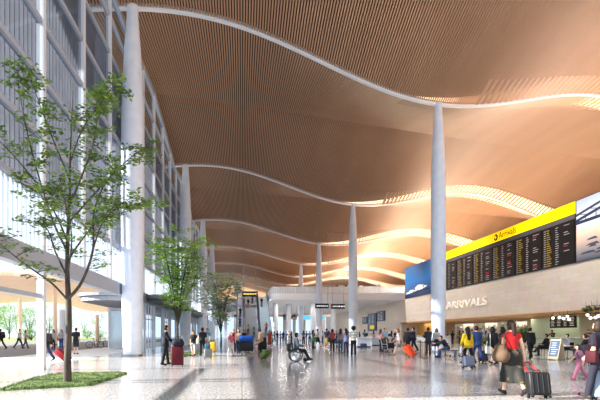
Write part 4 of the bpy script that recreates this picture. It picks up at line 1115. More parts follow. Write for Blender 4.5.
def bicycle(label, u, v, rz):
    x, y = at(u, v); t = thing('bicycle', label, 'bicycle', (x, y, 0), rz, 'parked bicycles')
    for s in (-1, 1):
        w_ = MB().ring((s * .53, 0, .34), (0, 1, 0), .32, .025, 24, 6).build('wheel', RUBBER, t)
        sp = MB()
        for q in range(8): a = q * math.pi / 8; sp.tube([(s * .53 + .31 * math.cos(a), 0, .34 + .31 * math.sin(a)), (s * .53 - .31 * math.cos(a), 0, .34 - .31 * math.sin(a))], .005, 4, False)
        sp.build('spokes', CHROME, w_)
    f = MB()
    for a, b in (((-.53, 0, .34), (-.15, 0, .82)), ((-.53, 0, .34), (0, 0, .30)), ((0, 0, .30), (-.15, 0, .86)), ((0, 0, .30), (.38, 0, .80)), ((-.15, 0, .78), (.36, 0, .86)), ((.53, 0, .34), (.34, 0, 1.0))): f.tube([a, b], .02, 6)
    f.build('frame', mat((120, 132, 138), .4), t)
    MB().rbox((-.17, 0, .92), (.26, .13, .06), .03).build('saddle', BLACK, t)
    MB().tube([(.30, -.28, 1.0), (.34, 0, 1.02), (.30, .28, 1.0)], .016, 6).build('handlebar', DARK, t)
for q, (u, v, lab) in enumerate(((95, 348, 'parked grey bicycle outside, left of the pair beside the vestibule'), (101.5, 347, 'parked grey bicycle outside, right of the pair beside the vestibule'))): bicycle(lab, u, v, R(15 + 30 * q))

# ---- suited man and the group behind the bright tree
_, h, i = who('man in a dark suit standing sideways with hand on a tall red suitcase', 165.5, 366, 38.5, R(-80), dict(POSES['stand'], l=(.16, .04), r=(-.14, .06), la=(.5, .05, .35), ra=(.55, .06, .4)), 'm', 'b', ('short', 'dark'), ('jacket', (30, 34, 48)), ('trousers', (26, 30, 42)), (30, 28, 30))
x, y = at(177.3, 366.5)
suitcase('tall dark red suitcase standing beside the suited man', (x, y, 0), R(8), .54, .80, .32, (82, 20, 32), 0, False)
duffel('black soft bag lying on the tall dark red suitcase', (x + .03, y, .86), R(6), .52, .17, (32, 34, 42))
MBt = None
_, _, i = who('woman in grey shorts with a dark backpack walking away near the bright tree', 193.5, 358, 25.5, AWAY, 'walk', 'f', 'a', ('pony', 'blond'), ('short', (56, 58, 64)), ('shorts', (196, 196, 198)), (70, 70, 74)); backpack(None, i, (34, 36, 42), 'dark backpack of the woman in grey shorts')
_, h, i = who('man in black carrying a cream shoulder bag, walking away behind the suited man', 202.5, 357.5, 28.5, R(10), 'stroll', 'm', 'c', ('short', 'black'), ('short', (38, 40, 44)), ('trousers', (34, 36, 40)))
shoulder_bag(i, -1, (206, 206, 196), 'cream bag on the shoulder of the man in black near the bright tree', .36, .32, .45)
x, y = at(207.8, 358.6); suitcase('small grey suitcase standing right of the man in black', (x, y, 0), R(10), .44, .50, .3, (112, 116, 122), 0, True, .35)
tb = thing('tote_bag', 'teal tote bag resting on the small grey suitcase', 'bag', (x - .02, y + .02, .56), 0); MB().rbox((0, 0, .14), (.3, .14, .28), .04).build('bag_body', mat((46, 96, 122), .7), tb, True); MB().tube([(-.09, 0, .28), (-.05, 0, .42), (.05, 0, .42), (.09, 0, .28)], .01, 5).build('handles', DARK, tb)
_, h, i = who('man in a light blue shirt beside a yellow suitcase', 207.5, 352.5, 23.5, R(150), 'stand', 'm', 'b', ('short', 'dark'), ('short', (122, 174, 206)), ('trousers', (92, 96, 110)))
x, y = at(212.3, 352.2); suitcase('yellow suitcase standing by the man in light blue', (x, y, 0), R(-8), .5, .72, .32, (226, 184, 60), 0, True, .3)

# ---- family around the loaded trolley
_, _, i = who('girl in a pink top and pale skirt with a red backpack, leftmost of the family', 231, 356.5, 23.5, R(200), 'walk', 'f', 'a', ('long', 'red'), ('short', (226, 120, 140)), ('skirt', (206, 212, 228)), (214, 214, 216), H=1.5)
backpack(None, i, (186, 48, 56), 'red backpack of the girl in pink')
who('man in a bright red shirt behind the girl in pink', 233.7, 352, 22, TOWARD, 'stand', 'm', 'b', ('short', 'dark'), ('short', (200, 26, 44)), ('trousers', (50, 52, 62)))
who('woman in a beige top and blue jeans in the middle of the family', 238.6, 354, 25, R(170), 'stroll', 'f', 'a', ('long', 'dark'), ('short', (216, 192, 176)), ('trousers', (46, 62, 98)))
who('man in a black shirt pushing the loaded luggage trolley', 243.4, 351.5, 22, R(190), 'push', 'm', 'b', ('short', 'black'), ('short', (44, 40, 42)), ('trousers', (40, 42, 50)), d=37.5)
x, y = at(246.5, 354.6); trolley('luggage trolley loaded with a black case and a blue bag', (x, y, 0), R(180))
suitcase('large black case lying on the family luggage trolley', (x, y - .02, .18), R(0), .92, .62, .56, (34, 36, 44), 0, False, ribs=True)
duffel('bright blue soft bag on top of the black case on the trolley', (x, y, .87), R(8), 1.0, .20, (34, 80, 166))
who('small child in a pale dress squatting right of the family trolley', 253.2, 356, 13.5, R(-120), 'crouch', 'f', 'p', ('short', 'brown'), ('short', (206, 206, 222)), ('shorts', (216, 196, 184)), (226, 226, 230), H=1.25, child=True, res=.025)
who('woman in a beige jacket seen from behind beside black cases', 260, 350, 21.5, R(-20), 'stand2', 'f', 'a', ('bun', 'brown'), ('jacket', (204, 172, 146)), ('trousers', (60, 52, 52)))
x, y = at(262.8, 350); suitcase('black suitcase standing in front of the woman in beige', (x, y - .3, 0), R(5), .62, .72, .34, (28, 28, 32), 0, False); duffel('black soft bag on the black suitcase by the woman in beige', (x, y - .3, .78), 0, .5, .15, (36, 34, 36))
who('person in a pale shirt right of the woman in beige', 264.8, 347, 17.5, TOWARD, 'stand', 'm', 'b', ('short', 'dark'), ('short', (176, 186, 206)), ('trousers', GR))
x, y = at(268, 360); suitcase('lime green and black suitcase lying tilted on the open floor', (x - .25, y + .1, 0), R(38), .42, .52, .26, (84, 110, 40), R(50), True, .2)
who('person in a long rust red dress standing before the crowd', 269.5, 346.5, 18, TOWARD, 'stand', 'f', 'b', ('bob', 'dark'), ('dress', (176, 74, 66)), ('long_skirt', (166, 70, 62)), d=46)

# ---- wheelchair user
wx, wy = at(297, 361.5)
wc = thing('wheelchair', 'wheelchair with large spoked wheels carrying the person crossing the floor', 'wheelchair', (wx, wy, 0), R(-90))
for s in (-1, 1):
    w_ = MB().ring((s * .31, -.08, .33), (1, 0, .05 * s), .31, .03, 32, 6).build('wheel', mat((34, 35, 38), .6), wc)
    MB().ring((s * .345, -.08, .31), (1, 0, .05 * s), .25, .009, 28, 5).build('hand_rim', CHROME, w_)
    sp = MB()
    for q in range(12): a = q * math.pi / 12; sp.tube([(s * .31, -.08 + .28 * math.cos(a), .31 + .28 * math.sin(a)), (s * .31, -.08 - .28 * math.cos(a), .31 - .28 * math.sin(a))], .005, 4, False)
    sp.build('spokes', CHROME, w_)
    MB().tube([(s * .22 - .02, .42, .085), (s * .22 + .02, .42, .085)], .085, 14).build('caster_wheel', RUBBER, wc)
f = MB()
for s in (-1, 1):
    f.tube([(s * .25, -.26, .94), (s * .25, -.22, .5), (s * .25, -.2, .3)], .014, 6); f.tube([(s * .25, -.22, .46), (s * .25, .26, .46), (s * .23, .42, .44), (s * .2, .55, .14)], .014, 6); f.tube([(s * .24, .40, .42), (s * .22, .42, .1)], .012, 6)
f.tube([(-.25, -.2, .31), (.25, -.2, .31)], .012, 6); f.build('frame', DARK, wc)
MB().rbox((0, .02, .48), (.46, .44, .05), .02).build('seat', mat((40, 42, 48), .7), wc); MB().rbox((0, -.24, .70), (.46, .04, .42), .018).build('backrest', mat((36, 38, 44), .7), wc)
MB().rbox((0, .58, .12), (.36, .18, .03), .012).build('footrest', DARK, wc)
ph = MB()
for s in (-1, 1): ph.tube([(s * .25, -.25, .93), (s * .25, -.38, .95)], .018, 6)
ph.build('push_handles', BLACK, wc)
_, _, i = human('person in a grey blue top and black trousers sitting in the wheelchair, facing right', (wx - .02, wy, 0), RIGHT, 1.74, dict(POSES['sit'], l=(1.45, 1.0), r=(1.40, .95), la=(.35, .1, 1.15), ra=(.3, .1, 1.2), lf=.1, rf=.1), 'm', 'b', ('short', 'black'), ('long', (92, 110, 126)), ('trousers', (34, 36, 42)), (30, 30, 34), .03, seat=.51)
bg_ = tag(bpy.data.objects.new('backpack', None), 'dark backpack hung on the back of the wheelchair', 'backpack', 'bags carried by people'); COL.objects.link(bg_); bg_.location = (wx - .42, wy, .5)
MB().rbox((0, 0, .2), (.18, .34, .42), .06).build('pack_body', mat((44, 48, 56), .8), bg_, True); MB().tube([(.1, -.1, .38), (.14, -.1, .46), (.1, .1, .46), (.08, .1, .38)], .014, 5).build('strap', BLACK, bg_)

# ---- row of people standing in the middle
_, _, i = who('woman with long dark hair and a green bag, leftmost of the standing row', 313, 346.8, 18.5, R(-70), 'phone', 'f', 'b', ('long', 'dark'), ('short', (70, 66, 72)), ('trousers', (56, 60, 74)), d=42.4)
shoulder_bag(i, 1, (76, 130, 84), 'green bag of the leftmost woman in the standing row', .4, .4, .5)
who('man in a white shirt and black shorts, second in the standing row', 317.8, 346.8, 18.5, R(60), 'stroll', 'm', 'c', ('short', 'black'), ('short', (214, 216, 222)), ('shorts', (30, 30, 34)), d=44.3)
who('man in a navy top and yellow shorts, third in the standing row', 326.3, 347.5, 19, R(-60), 'hold', 'm', 'c', ('short', 'brown'), ('short', (44, 52, 84)), ('shorts', (206, 178, 96)), (226, 226, 226), d=41.5)
_, _, i = who('woman in a red top and dark trousers, fourth in the standing row', 332.4, 350.5, 22, R(20), 'stand2', 'f', 'c', ('bob', 'black'), ('short', (196, 84, 80)), ('trousers', (44, 44, 54)))
shoulder_bag(i, -1, (58, 54, 60), 'dark bag of the woman in the red top', .38, .34, .55)
who('woman in a dusty pink top and blue jeans, fifth in the standing row', 340.6, 351.5, 23.5, R(-30), 'stand', 'f', 'b', ('long', 'brown'), ('short', (196, 158, 150)), ('trousers', (70, 110, 156)))
who('woman with long hair in a lavender shirt, sixth in the standing row', 346, 352.5, 24.5, R(15), 'fold', 'f', 'c', ('long', 'dark'), ('jacket', (146, 150, 190)), ('trousers', (58, 62, 90)), d=32.6)
def stripes(c1, c2, sc):
    m = bpy.data.materials.new('striped_cloth'); m.use_nodes = True; nt = m.node_tree
    tc = nt.nodes.new('ShaderNodeTexCoord'); wv = nt.nodes.new('ShaderNodeTexWave'); wv.bands_direction = 'Z'; wv.inputs['Scale'].default_value = sc
    cr = nt.nodes.new('ShaderNodeValToRGB'); cr.color_ramp.interpolation = 'CONSTANT'; cr.color_ramp.elements[1].position = .5
    cr.color_ramp.elements[0].color = rgb(c1); cr.color_ramp.elements[1].color = rgb(c2)
    nt.links.new(tc.outputs['Object'], wv.inputs['Vector']); nt.links.new(wv.outputs['Fac'], cr.inputs['Fac']); nt.links.new(cr.outputs['Color'], nt.nodes['Principled BSDF'].inputs['Base Color'])
    nt.nodes['Principled BSDF'].inputs['Roughness'].default_value = .8; return m
r, _, i = who('person with black curly hair in a striped top, rightmost of the standing row', 353.5, 355, 28.5, R(-8), 'fold', 'm', 'c', ('afro', 'black'), ('short', (150, 156, 146)), ('trousers', (28, 28, 34)), (26, 26, 28))
for c in r.children:
    if c.name.startswith('shirt'): c.data.materials[0] = stripes((98, 104, 98), (196, 200, 190), 3.2)
x, y = at(337, 347); t = thing('pushchair', 'dark pushchair behind the standing row', 'pushchair', (x, y, 0), R(-50))
MB().rbox((0, 0, .5), (.42, .5, .22), .06).rbox((0, -.22, .75), (.42, .12, .4), .05).build('seat', mat((40, 48, 74), .8), t, True)
fr = MB()
for s in (-1, 1): fr.tube([(s * .2, .35, .1), (s * .2, -.2, .62), (s * .2, -.5, 1.02)], .014, 6); fr.tube([(s * .2, -.35, .1), (s * .2, .05, .5)], .014, 6)
fr.tube([(-.2, -.5, 1.02), (.2, -.5, 1.02)], .016, 6); fr.build('frame', STEEL, t)
for s in (-1, 1):
    for yy in (-.35, .35): MB().tube([(s * .23 - .02, yy, .1), (s * .23 + .02, yy, .1)], .1, 12).build('wheel', RUBBER, t)

# ---- desks, staff and the couple with a loaded trolley
def counter(label, ua, ub, d, hgt, col, yaw=0, lit=None):
    xa, xb = (ua - VX) * d / F, (ub - VX) * d / F; w_ = abs(xb - xa)
    t = thing('service_desk', label, 'desk', ((xa + xb) / 2, d, 0), yaw, 'service desks')
    MB().rbox((0, 0, hgt / 2 - .03), (w_, .7, hgt - .06), .04).build('body', mat(col, .5), t); MB().rbox((0, -.03, hgt - .02), (w_ + .1, .82, .05), .02).build('worktop', WHITE, t)
    MB().box((0, -.37, .07), (w_ * .96, .04, .12)).build('plinth', DARK, t); MB().rbox((w_ * .22, .1, hgt + .26), (.42, .05, .3), .012).box((w_ * .22, .12, hgt + .06), (.06, .05, .12)).build('monitor', DARK, t)
    return t
counter('low white service desk with a glazed front behind the striped person', 356, 370, 46, 1.02, (206, 212, 222))
counter('long white service desk under the wall screens', 371, 396, 52, 1.0, (196, 202, 214))
who('staff member in a light blue shirt standing behind the low white desk', 364, 345, 17, TOWARD, 'desk', 'm', 'd', ('short', 'black'), ('short', (150, 196, 222)), ('trousers', NAVY), d=47.2)
x, y = at(363.5, 348); suitcase('small blue case on the floor before the low white desk', (x, y, 0), R(0), .62, .38, .3, (48, 66, 110), 0, False)
who('woman in a pink and dark outfit, left one of the couple with a loaded trolley', 380.8, 350, 21, R(-60), 'stand2', 'f', 'b', ('long', 'dark'), ('short', (196, 130, 140)), ('trousers', (56, 58, 74)))
who('man in a light blue shirt, right one of the couple with a loaded trolley', 384.8, 349.5, 22.5, R(150), 'hold', 'm', 'b', ('short', 'dark'), ('short', (150, 186, 212)), ('trousers', (52, 56, 70)), d=37.8)
x, y = at(388.5, 351.5); trolley('luggage trolley piled with brown and black bags beside the couple', (x, y, 0), R(-60))
suitcase('black case lying on the trolley beside the couple', (x, y, .18), R(30), .8, .45, .5, (40, 40, 46), 0, False); duffel('brown soft bag on the black case on the trolley beside the couple', (x - .2, y, .70), R(30), .55, .18, (112, 92, 62)); duffel('olive soft bag on the black case, right one on the trolley beside the couple', (x + .42, y + .05, .70), R(60), .5, .17, (88, 84, 60))
r, _, i = who('woman with red hair in a white top and patterned grey skirt walking left', 399, 354, 27, R(60), 'walk', 'f', 'a', ('bob', 'red'), ('short', (226, 222, 220)), ('skirt', (146, 146, 152)), (196, 150, 110))
_, _, i = who('man in a dark jacket, left one of two men with an orange suitcase', 407.8, 352.5, 24.5, R(-40), 'stand', 'm', 'b', ('short', 'black'), ('jacket', (38, 40, 50)), ('trousers', (40, 42, 52)))
who('man in a navy suit, right one of two men with an orange suitcase', 413.8, 351, 23.5, R(70), 'stroll', 'm', 'b', ('short', 'dark'), ('jacket', (40, 46, 66)), ('trousers', (42, 48, 70)))
x, y = at(411, 357.6); suitcase('orange suitcase tilted on its wheels before two men in dark suits', (x, y, 0), R(-72), .50, .72, .30, (216, 74, 34), R(36), True, .35)
who('man in dark grey with arms folded, standing left of the white column', 428.3, 354, 26.5, R(5), 'fold', 'm', 'b', ('short', 'dark'), ('jacket', (62, 66, 76)), ('trousers', (70, 74, 84)), (40, 40, 44))
for (u, v, lab) in ((420.3, 357, 'dark belt barrier post left of the man with folded arms'), (425, 358.5, 'dark belt barrier post in front of the man with folded arms'), (445.5, 356, 'dark belt barrier post right of the white column')):
    x, y = at(u, v); t = thing('barrier_post', lab, 'barrier post', (x, y, 0), 0, 'belt barrier posts'); MB().tube([(0, 0, .02), (0, 0, .92)], .025, 10).build('pole', DARK, t, True); MB().tube([(0, 0, 0), (0, 0, .02), (0, 0, .04)], [.18, .17, .03], 20).build('base', DARK, t, True); MB().tube([(0, 0, .90), (0, 0, 1.0)], .036, 12).build('belt_head', BLACK, t, True)
_, _, i = who('woman in a white top and dark skirt standing at the foot of the white column', 436.6, 353.5, 25.5, R(150), 'stand', 'f', 'c', ('bob', 'black'), ('long', (232, 230, 230)), ('skirt', (52, 50, 58)), d=31.6)
shoulder_bag(i, 1, (66, 92, 120), 'blue bag of the woman in white at the foot of the column', .42, .38, .72)
bx, by = at(443.5, 357.5)
t = thing('bench', 'low grey bench at the foot of the white column', 'bench', (bx + .35, by + .15, 0), R(0)); MB().rbox((0, 0, .42), (1.1, .45, .07), .03).build('seat', mat((92, 96, 104), .5), t)
for s in (-1, 1): MB().box((s * .45, 0, .2), (.06, .38, .4)).build('leg', STEEL, t)
human('person in blue trousers sitting bent forward on the bench by the white column', (bx + .25, by + .08, 0), R(75), 1.74, dict(POSES['sit'], L=.5, l=(1.5, 1.35), r=(1.4, 1.3), la=(.5, .08, .6), ra=(.5, .08, .6)), 'm', 'b', ('short', 'black'), ('jacket', (44, 44, 54)), ('trousers', (56, 72, 118)), (60, 60, 66), .03, seat=.455)
x, y = at(453, 355.5); trolley('empty luggage trolley, left one of the pair right of the white column', (x, y, 0), R(70)); x, y = at(457.8, 357); trolley('empty luggage trolley, right one of the pair right of the white column', (x, y, 0), R(40))

# ---- walkers on the right
_, h, i = who('woman with long black hair in a yellow coat walking away with a grey case', 468, 364.5, 37.5, R(5), 'pull', 'f', 'b', ('verylong', 'black'), ('jacket', (222, 186, 30)), ('trousers', (28, 28, 32)), (30, 30, 34), extra=dict(ra=(-.15, .1, .1)))
x, y = at(467.3, 368.5); suitcase('grey suitcase rolling behind the woman in yellow', (x, y, 0), R(180 + 4), .44, .42, .26, (92, 100, 120), R(14), True, .42)
_, h, i = who('man in a blue suit walking away beside the woman in yellow', 477, 363, 37.5, R(-4), 'walk', 'm', 'b', ('short', 'dark'), ('jacket', (46, 72, 128)), ('trousers', (44, 66, 120)), (92, 56, 40))
x, y = at(482.3, 362.2); suitcase('small black case pulled by the man in the blue suit', (x, y, 0), R(175), .40, .48, .26, (32, 32, 38), R(16), True, .4, ribs=False)
_, h, i = who('woman with a black bob in a black dress carrying a white bag', 493.4, 363.5, 37.5, R(8), 'walk2', 'f', 'a', ('bob', 'black'), ('long', (34, 32, 38)), ('skirt', (34, 32, 38)), (50, 42, 40)); shoulder_bag(i, -1, (226, 222, 216), 'white bag of the woman in the black dress', .34, .34, .72, .12)
who('person with dark hair in black clothes partly hidden behind the woman in the red top', 503.5, 361.5, 36, R(10), 'walk', 'f', 'b', ('bob', 'black'), ('long', (38, 36, 42)), ('trousers', (34, 34, 40)))
wl, hh_ = place(512.5, 394, 73.5, 'f')
r, h, i = who('woman in a sleeveless red top and long dark skirt walking away in the right foreground', 512, 394, 73.5, R(-6), dict(POSES['stroll'], r=(-.30, .30), l=(.24, .05), spread=.03, la=(.12, .10, .35), ra=(.02, .30, .05)), 'f', 'a', ('pony', 'dark'), ('vest', (206, 40, 46)), ('long_skirt', (46, 46, 40)), (44, 36, 34), .0125, grip=(.6, 1.0), build=.93)
for c in r.children:
    if c.name.startswith('skirt'): c.data.materials[0] = noisy('patterned_cloth', (22, 24, 21), (116, 98, 62), 5, .8, lo=.60, hi=.74)
shoulder_bag(i, -1, (98, 78, 62), 'large slouchy brown bag hanging from the shoulder of the woman in red', .42, .36, .44, slouch=True)
hx, hy, hz = h[1]
px_, py_ = at(536.5, 398.5)
cw = suitcase('black soft suitcase with a red pull handle rolling beside the woman in red', (px_, py_, 0), R(172), .43, .50, .25, (28, 28, 32), R(12), False, ribs=True)
# red handle from the case top to the hand
cm = Matrix.Translation((px_, py_, 0)) @ Matrix.Rotation(R(172), 4, 'Z') @ Matrix.Rotation(R(12), 4, 'X')
hand_l = cm.inverted() @ Vector((hx + .02, hy, hz - .03))
m = MB()
for s in (-1, 1): m.tube([(s * .11, .04, .53), (hand_l.x + s * .075, hand_l.y, hand_l.z)], .012, 8)
m.build('pull_handle', mat((196, 26, 40), .4), cw); MB().tube([(hand_l.x - .09, hand_l.y, hand_l.z), (hand_l.x + .09, hand_l.y, hand_l.z)], .017, 8).build('handle_grip', mat((180, 22, 36), .5), cw)
who('person in black walking away, just right of the woman in red', 530.5, 357, 32, R(-10), 'walk2', 'f', 'b', ('bun', 'black'), ('jacket', (26, 26, 30)), ('trousers', (24, 24, 28)))

# ---- cafe in and before the recess
def at_d(u, d): return (u - VX) * d / F
def aboard(label, u, v, rz):
    x, y = at(u, v); t = thing('menu_board', label, 'sign', (x, y, 0), rz, 'folding menu boards')
    for s in (-1, 1):
        rot = Matrix.Rotation(-s * R(16), 3, 'X')
        p = MB().rbox((0, -s * .17, .58), (.56, .03, 1.12), .01, rot).build('board_frame', mat((206, 190, 160), .5), t)
        MB().box((0, -s * .192, .62), (.46, .012, .88), rot).build('slate', mat((92, 110, 136) if s > 0 else (70, 76, 88), .6), p)
        ch = MB(); rn = random.Random(4)
        for k in range(6): ch.box(rot @ Vector((rn.uniform(-.05, .05), -.018 * s, .30 - k * .12)) + Vector((0, -s * .19, .62)), (rn.uniform(.2, .36), .006, .03), rot)
        ch.build('chalk_lines', mat((226, 226, 226), .7), p)
        for q in (-1, 1): MB().tube([(q * .25, -s * .17 + s * .0 - s * .15, .0), (q * .25, -s * .02, 1.14)], .018, 6).build('leg', mat((206, 190, 160), .5), t)
aboard('open folding menu board standing before the cafe tables', 556.5, 360, R(-68))
def sitter(label, u, v, rz, sex, skin, hair, top, bottom, pose='sit', seat=.475, H=1.7, ch=True, chlab=None, **kw):
    x, y = at(u, v); human(label, (x, y, 0), rz, H, pose, sex, skin, hair, top, bottom, (30, 30, 34), .025, seat=seat, **kw)
    if ch: chair(chlab, (x + .02 * math.sin(rz), y - .02 * math.cos(rz), 0), rz)
sitter('woman in pale grey sitting at the cafe table behind the menu board', 567, 357.5, R(100), 'f', 'a', ('bun', 'dark'), ('long', (186, 186, 194)), ('trousers', (30, 30, 36)), chlab='cafe chair under the woman in pale grey')
x, y = at(562.5, 357.8); table('round cafe table before the woman in pale grey', (x - .15, y + .05, 0), .33)
cp = thing('coffee_cup', 'white cup on the round table before the woman in pale grey', 'cup', (x - .1, y, .74)); MB().tube([(0, 0, 0), (0, 0, .08)], [.03, .045], 12).build('cup_body', WHITE, cp, True); MB().tube([(0, 0, 0), (0, 0, .01)], .07, 14).build('saucer', WHITE, cp)
sitter('person in black sitting with crossed legs left of the menu board', 546, 356, R(78), 'm', 'b', ('short', 'black'), ('long', (34, 34, 40)), ('trousers', (30, 30, 36)), 'cross', chlab='cafe chair under the person with crossed legs')
sitter('person in a black jacket sitting with their back turned at the right cafe table', 585.5, 361, R(35), 'm', 'b', ('short', 'dark'), ('jacket', (30, 32, 40)), ('trousers', (34, 36, 44)), chlab='cafe chair under the person with the back turned')
x, y = at(580, 359.5); table('round cafe table before the person in the black jacket', (x - .3, y + .75, 0), .36)
x, y = at(588, 366); chair('empty dark cafe chair behind the small child', (x - .05, y, 0), R(-160), (54, 62, 84))
x, y = at(596.5, 364); chair('empty dark cafe chair at the right edge beside the person with a red bag', (x, y + .3, 0), R(170), (44, 46, 54))
_, _, i = who('small child in a pink top and pink tights walking left', 579.5, 379.5, 36, R(80), 'walk', 'f', 'a', ('bob', 'brown'), ('short', (176, 120, 146)), ('trousers', (206, 128, 156)), (206, 110, 150), H=1.08, child=True, res=.018)
backpack(None, i, (60, 62, 80), 'little dark backpack of the small child', .26, .34)
r, h, i = who('person in a dark top carrying a dark red bag before the cafe', 600, 402, 78, R(15), 'stroll', 'f', 'a', ('bob', 'dark'), ('short', (34, 36, 52)), ('trousers', (44, 46, 62)), (60, 56, 56), .016)
shoulder_bag(i, -1, (54, 12, 24), 'dark red bag at the hip of the person at the right edge', .26, .28, .44, .12)

x, y = at(604, 400); suitcase('pale blue patterned suitcase at the right edge of the photo', (x, y, 0), R(-20), .44, .60, .28, (128, 146, 166), 0, True, .4)
# inside the recess: bar, shelving, shop shelves and plants
def shelf_unit(label, y, w_, hgt, cols, seed):
    t = thing('shop_shelf', label, 'shelf', (XW + 3.2, y, 0), 0, 'shop shelves in the recess')
    f = MB()
    for s in (-1, 1): f.box((0, s * w_ / 2, hgt / 2), (.4, .05, hgt))
    f.box((.19, 0, hgt / 2), (.02, w_, hgt)); f.build('frame', mat((236, 232, 222), .4), t)
    rn = random.Random(seed)
    n = 5
    for k in range(n):
        z = .2 + k * (hgt - .3) / n; MB().box((0, 0, z), (.38, w_ - .06, .03)).build('shelf_board', mat((226, 220, 206), .4), t)
        q = -w_ / 2 + .25
        while q < w_ / 2 - .3:
            c = rn.choice(cols); a = rn.uniform(.14, .3); hh = rn.uniform(.16, .34)
            if rn.random() < .8:
                bxx = tag(MB().rbox((XW + 3.15, y + q, z + .02 + hh / 2), (.2, a, hh), .02).build('goods_box', mat(c, .5)), None, 'box', None)
                GOODS.append(bxx)
            q += a + rn.uniform(.12, .4)
    return t
GOODS = []
pal = [(226, 220, 210), (196, 176, 150), (150, 160, 140), (120, 140, 150), (206, 150, 110), (90, 96, 100), (236, 236, 236)]
ords8 = ['farthest', 'second farthest', 'third farthest', 'fourth farthest', 'fifth farthest', 'nearest']
for k, y in enumerate((64.2, 61.4, 58.6, 55.9, 53.3, 50.8)): shelf_unit('white shop shelf full of goods in the lit recess, %s of its row' % ords8[k], y, 2.4, 2.75, pal, k)
for o in GOODS: tag(o, 'small box of goods standing on a white shop shelf in the recess', 'box', 'goods on the shop shelves')
t = thing('timber_partition', 'warm yellow timber panel at the far end of the recess', 'panel', (XW + 2.8, 74.5, 0)); MB().box((0, 0, ZS / 2 - .12), (.3, 8, ZS - .24)).build('panel', mat((238, 186, 104), .5), t); MB().box((-.17, 0, .12), (.04, 8, .2)).build('plinth', DARK, t)
def bar(label, ya, yb, x, col):
    t = thing('bar_counter', label, 'counter', (x, (ya + yb) / 2, 0)); L = yb - ya
    MB().rbox((0, 0, .52), (.7, L, 1.0), .03).build('body', mat(col, .5), t); MB().rbox((-.03, 0, 1.06), (.86, L + .1, .06), .02).build('worktop', mat((226, 222, 214), .35), t); MB().box((-.36, 0, .06), (.03, L, .1)).build('kick_plate', DARK, t)
bar('pale green cafe counter on the left side of the cafe', 38.6, 44.5, XW + .9, (176, 186, 168))
bar('white cafe counter at the right edge under the hanging plants', 30.4, 37.4, XW + .9, (200, 198, 192))
bar('long white desk in the far part of the recess', 62, 74, XW + .8, (214, 214, 214))
t = thing('cafe_partition', 'pale green wall panel behind the cafe counter', 'panel', (XW + 3.6, 45.6, 0)); MB().box((0, 0, 1.5), (.15, 7, 3.0)).build('panel', mat((192, 208, 176), .6), t); MB().box((-.1, 0, .08), (.05, 6.5, .16)).build('plinth', DARK, t)
t = thing('menu_sign', 'black menu panel hanging above the cafe counter', 'sign', (XW + .8, 40.4, 2.45)); MB().box((0, 0, 0), (.08, 3.3, 1.05)).build('casing', mat((46, 38, 34), .5), t)
ml = MB(); rn = random.Random(9)
for c_i in range(4):
    for k in range(6): ml.box((-.05, 1.25 - c_i * .8, .38 - k * .14), (.01, rn.uniform(.3, .6), .05))
ml.build('menu_lines', mat((206, 196, 176), .5, 0, .4), t); MB().tube([(0, -1.4, .5), (0, -1.4, .86)], .02, 6).tube([(0, 1.4, .5), (0, 1.4, .86)], .02, 6).build('hanger', DARK, t)
gl = mat((255, 246, 226), .4, 0, 1.2)
for k, (u, v, d) in enumerate(((559.5, 317.5, 36.5), (563.5, 318.5, 36.2), (567.5, 316.5, 35.9), (569, 319.5, 35.6), (553, 318, 37), (587.5, 315, 33), (590.5, 318, 32.6), (595.5, 317.5, 32.4), (598.5, 316, 32.2))):
    p = px(u, v, d); 
    t = thing('pendant_lamp', 'round glowing pendant lamp over the cafe, %s from the left' % ['second', 'third', 'fourth', 'fifth', 'first', 'sixth', 'seventh', 'eighth', 'ninth'][k], 'lamp', (p.x, p.y, p.z), 0, 'pendant lamps over the cafe'); inside = p.x > XW
    MB().ball((0, 0, 0), .12, 14, 8).build('globe', gl, t, True); MB().tube([(0, 0, .14), (0, 0, ZS - .1 - p.z if inside else .5)], .012, 6).build('cord', DARK, t); MB().tube([(0, 0, .12), (0, 0, .2)], .04, 8).build('cap', DARK, t)
rail_y = [31.2, 38]
t = thing('lamp_rail', 'dark rail above the cafe carrying the pendant lamps and plants', 'rail', (XW - .8, 34.4, ZS - .3)); MB().box((0, 0, 0), (.06, 8, .06)).build('bar', DARK, t)
br_ = MB()
for yy in (-3.6, 0, 3.6): br_.box((.38, yy, 0), (.75, .05, .05))
br_.build('bracket', DARK, t)
for k, (u, v, d) in enumerate(((586, 309.5, 33), (591.5, 308.5, 32.6), (597, 307.5, 32.2))):
    p = px(u, v, d); rn = random.Random(60 + k); t = thing('hanging_plant', 'bushy green hanging plant over the cafe, %s from the left' % ['first', 'second', 'third'][k], 'plant', (p.x, p.y, p.z), 0, 'hanging plants over the cafe')
    MB().tube([(0, 0, -.18), (0, 0, 0)], [.13, .18], 14).build('pot', mat((70, 66, 62), .6), t, True); lv = MB()
    for q in range(16): a = rn.uniform(0, 6.28); spray(lv, Vector((.15 * math.cos(a), .15 * math.sin(a), rn.uniform(-.15, .2))), .13, 10, .14, rn, .4)
    lv.build('foliage', LEAF1, t); MB().tube([(0, 0, 0), (0, 0, .55)], .01, 5).build('cord', DARK, t)
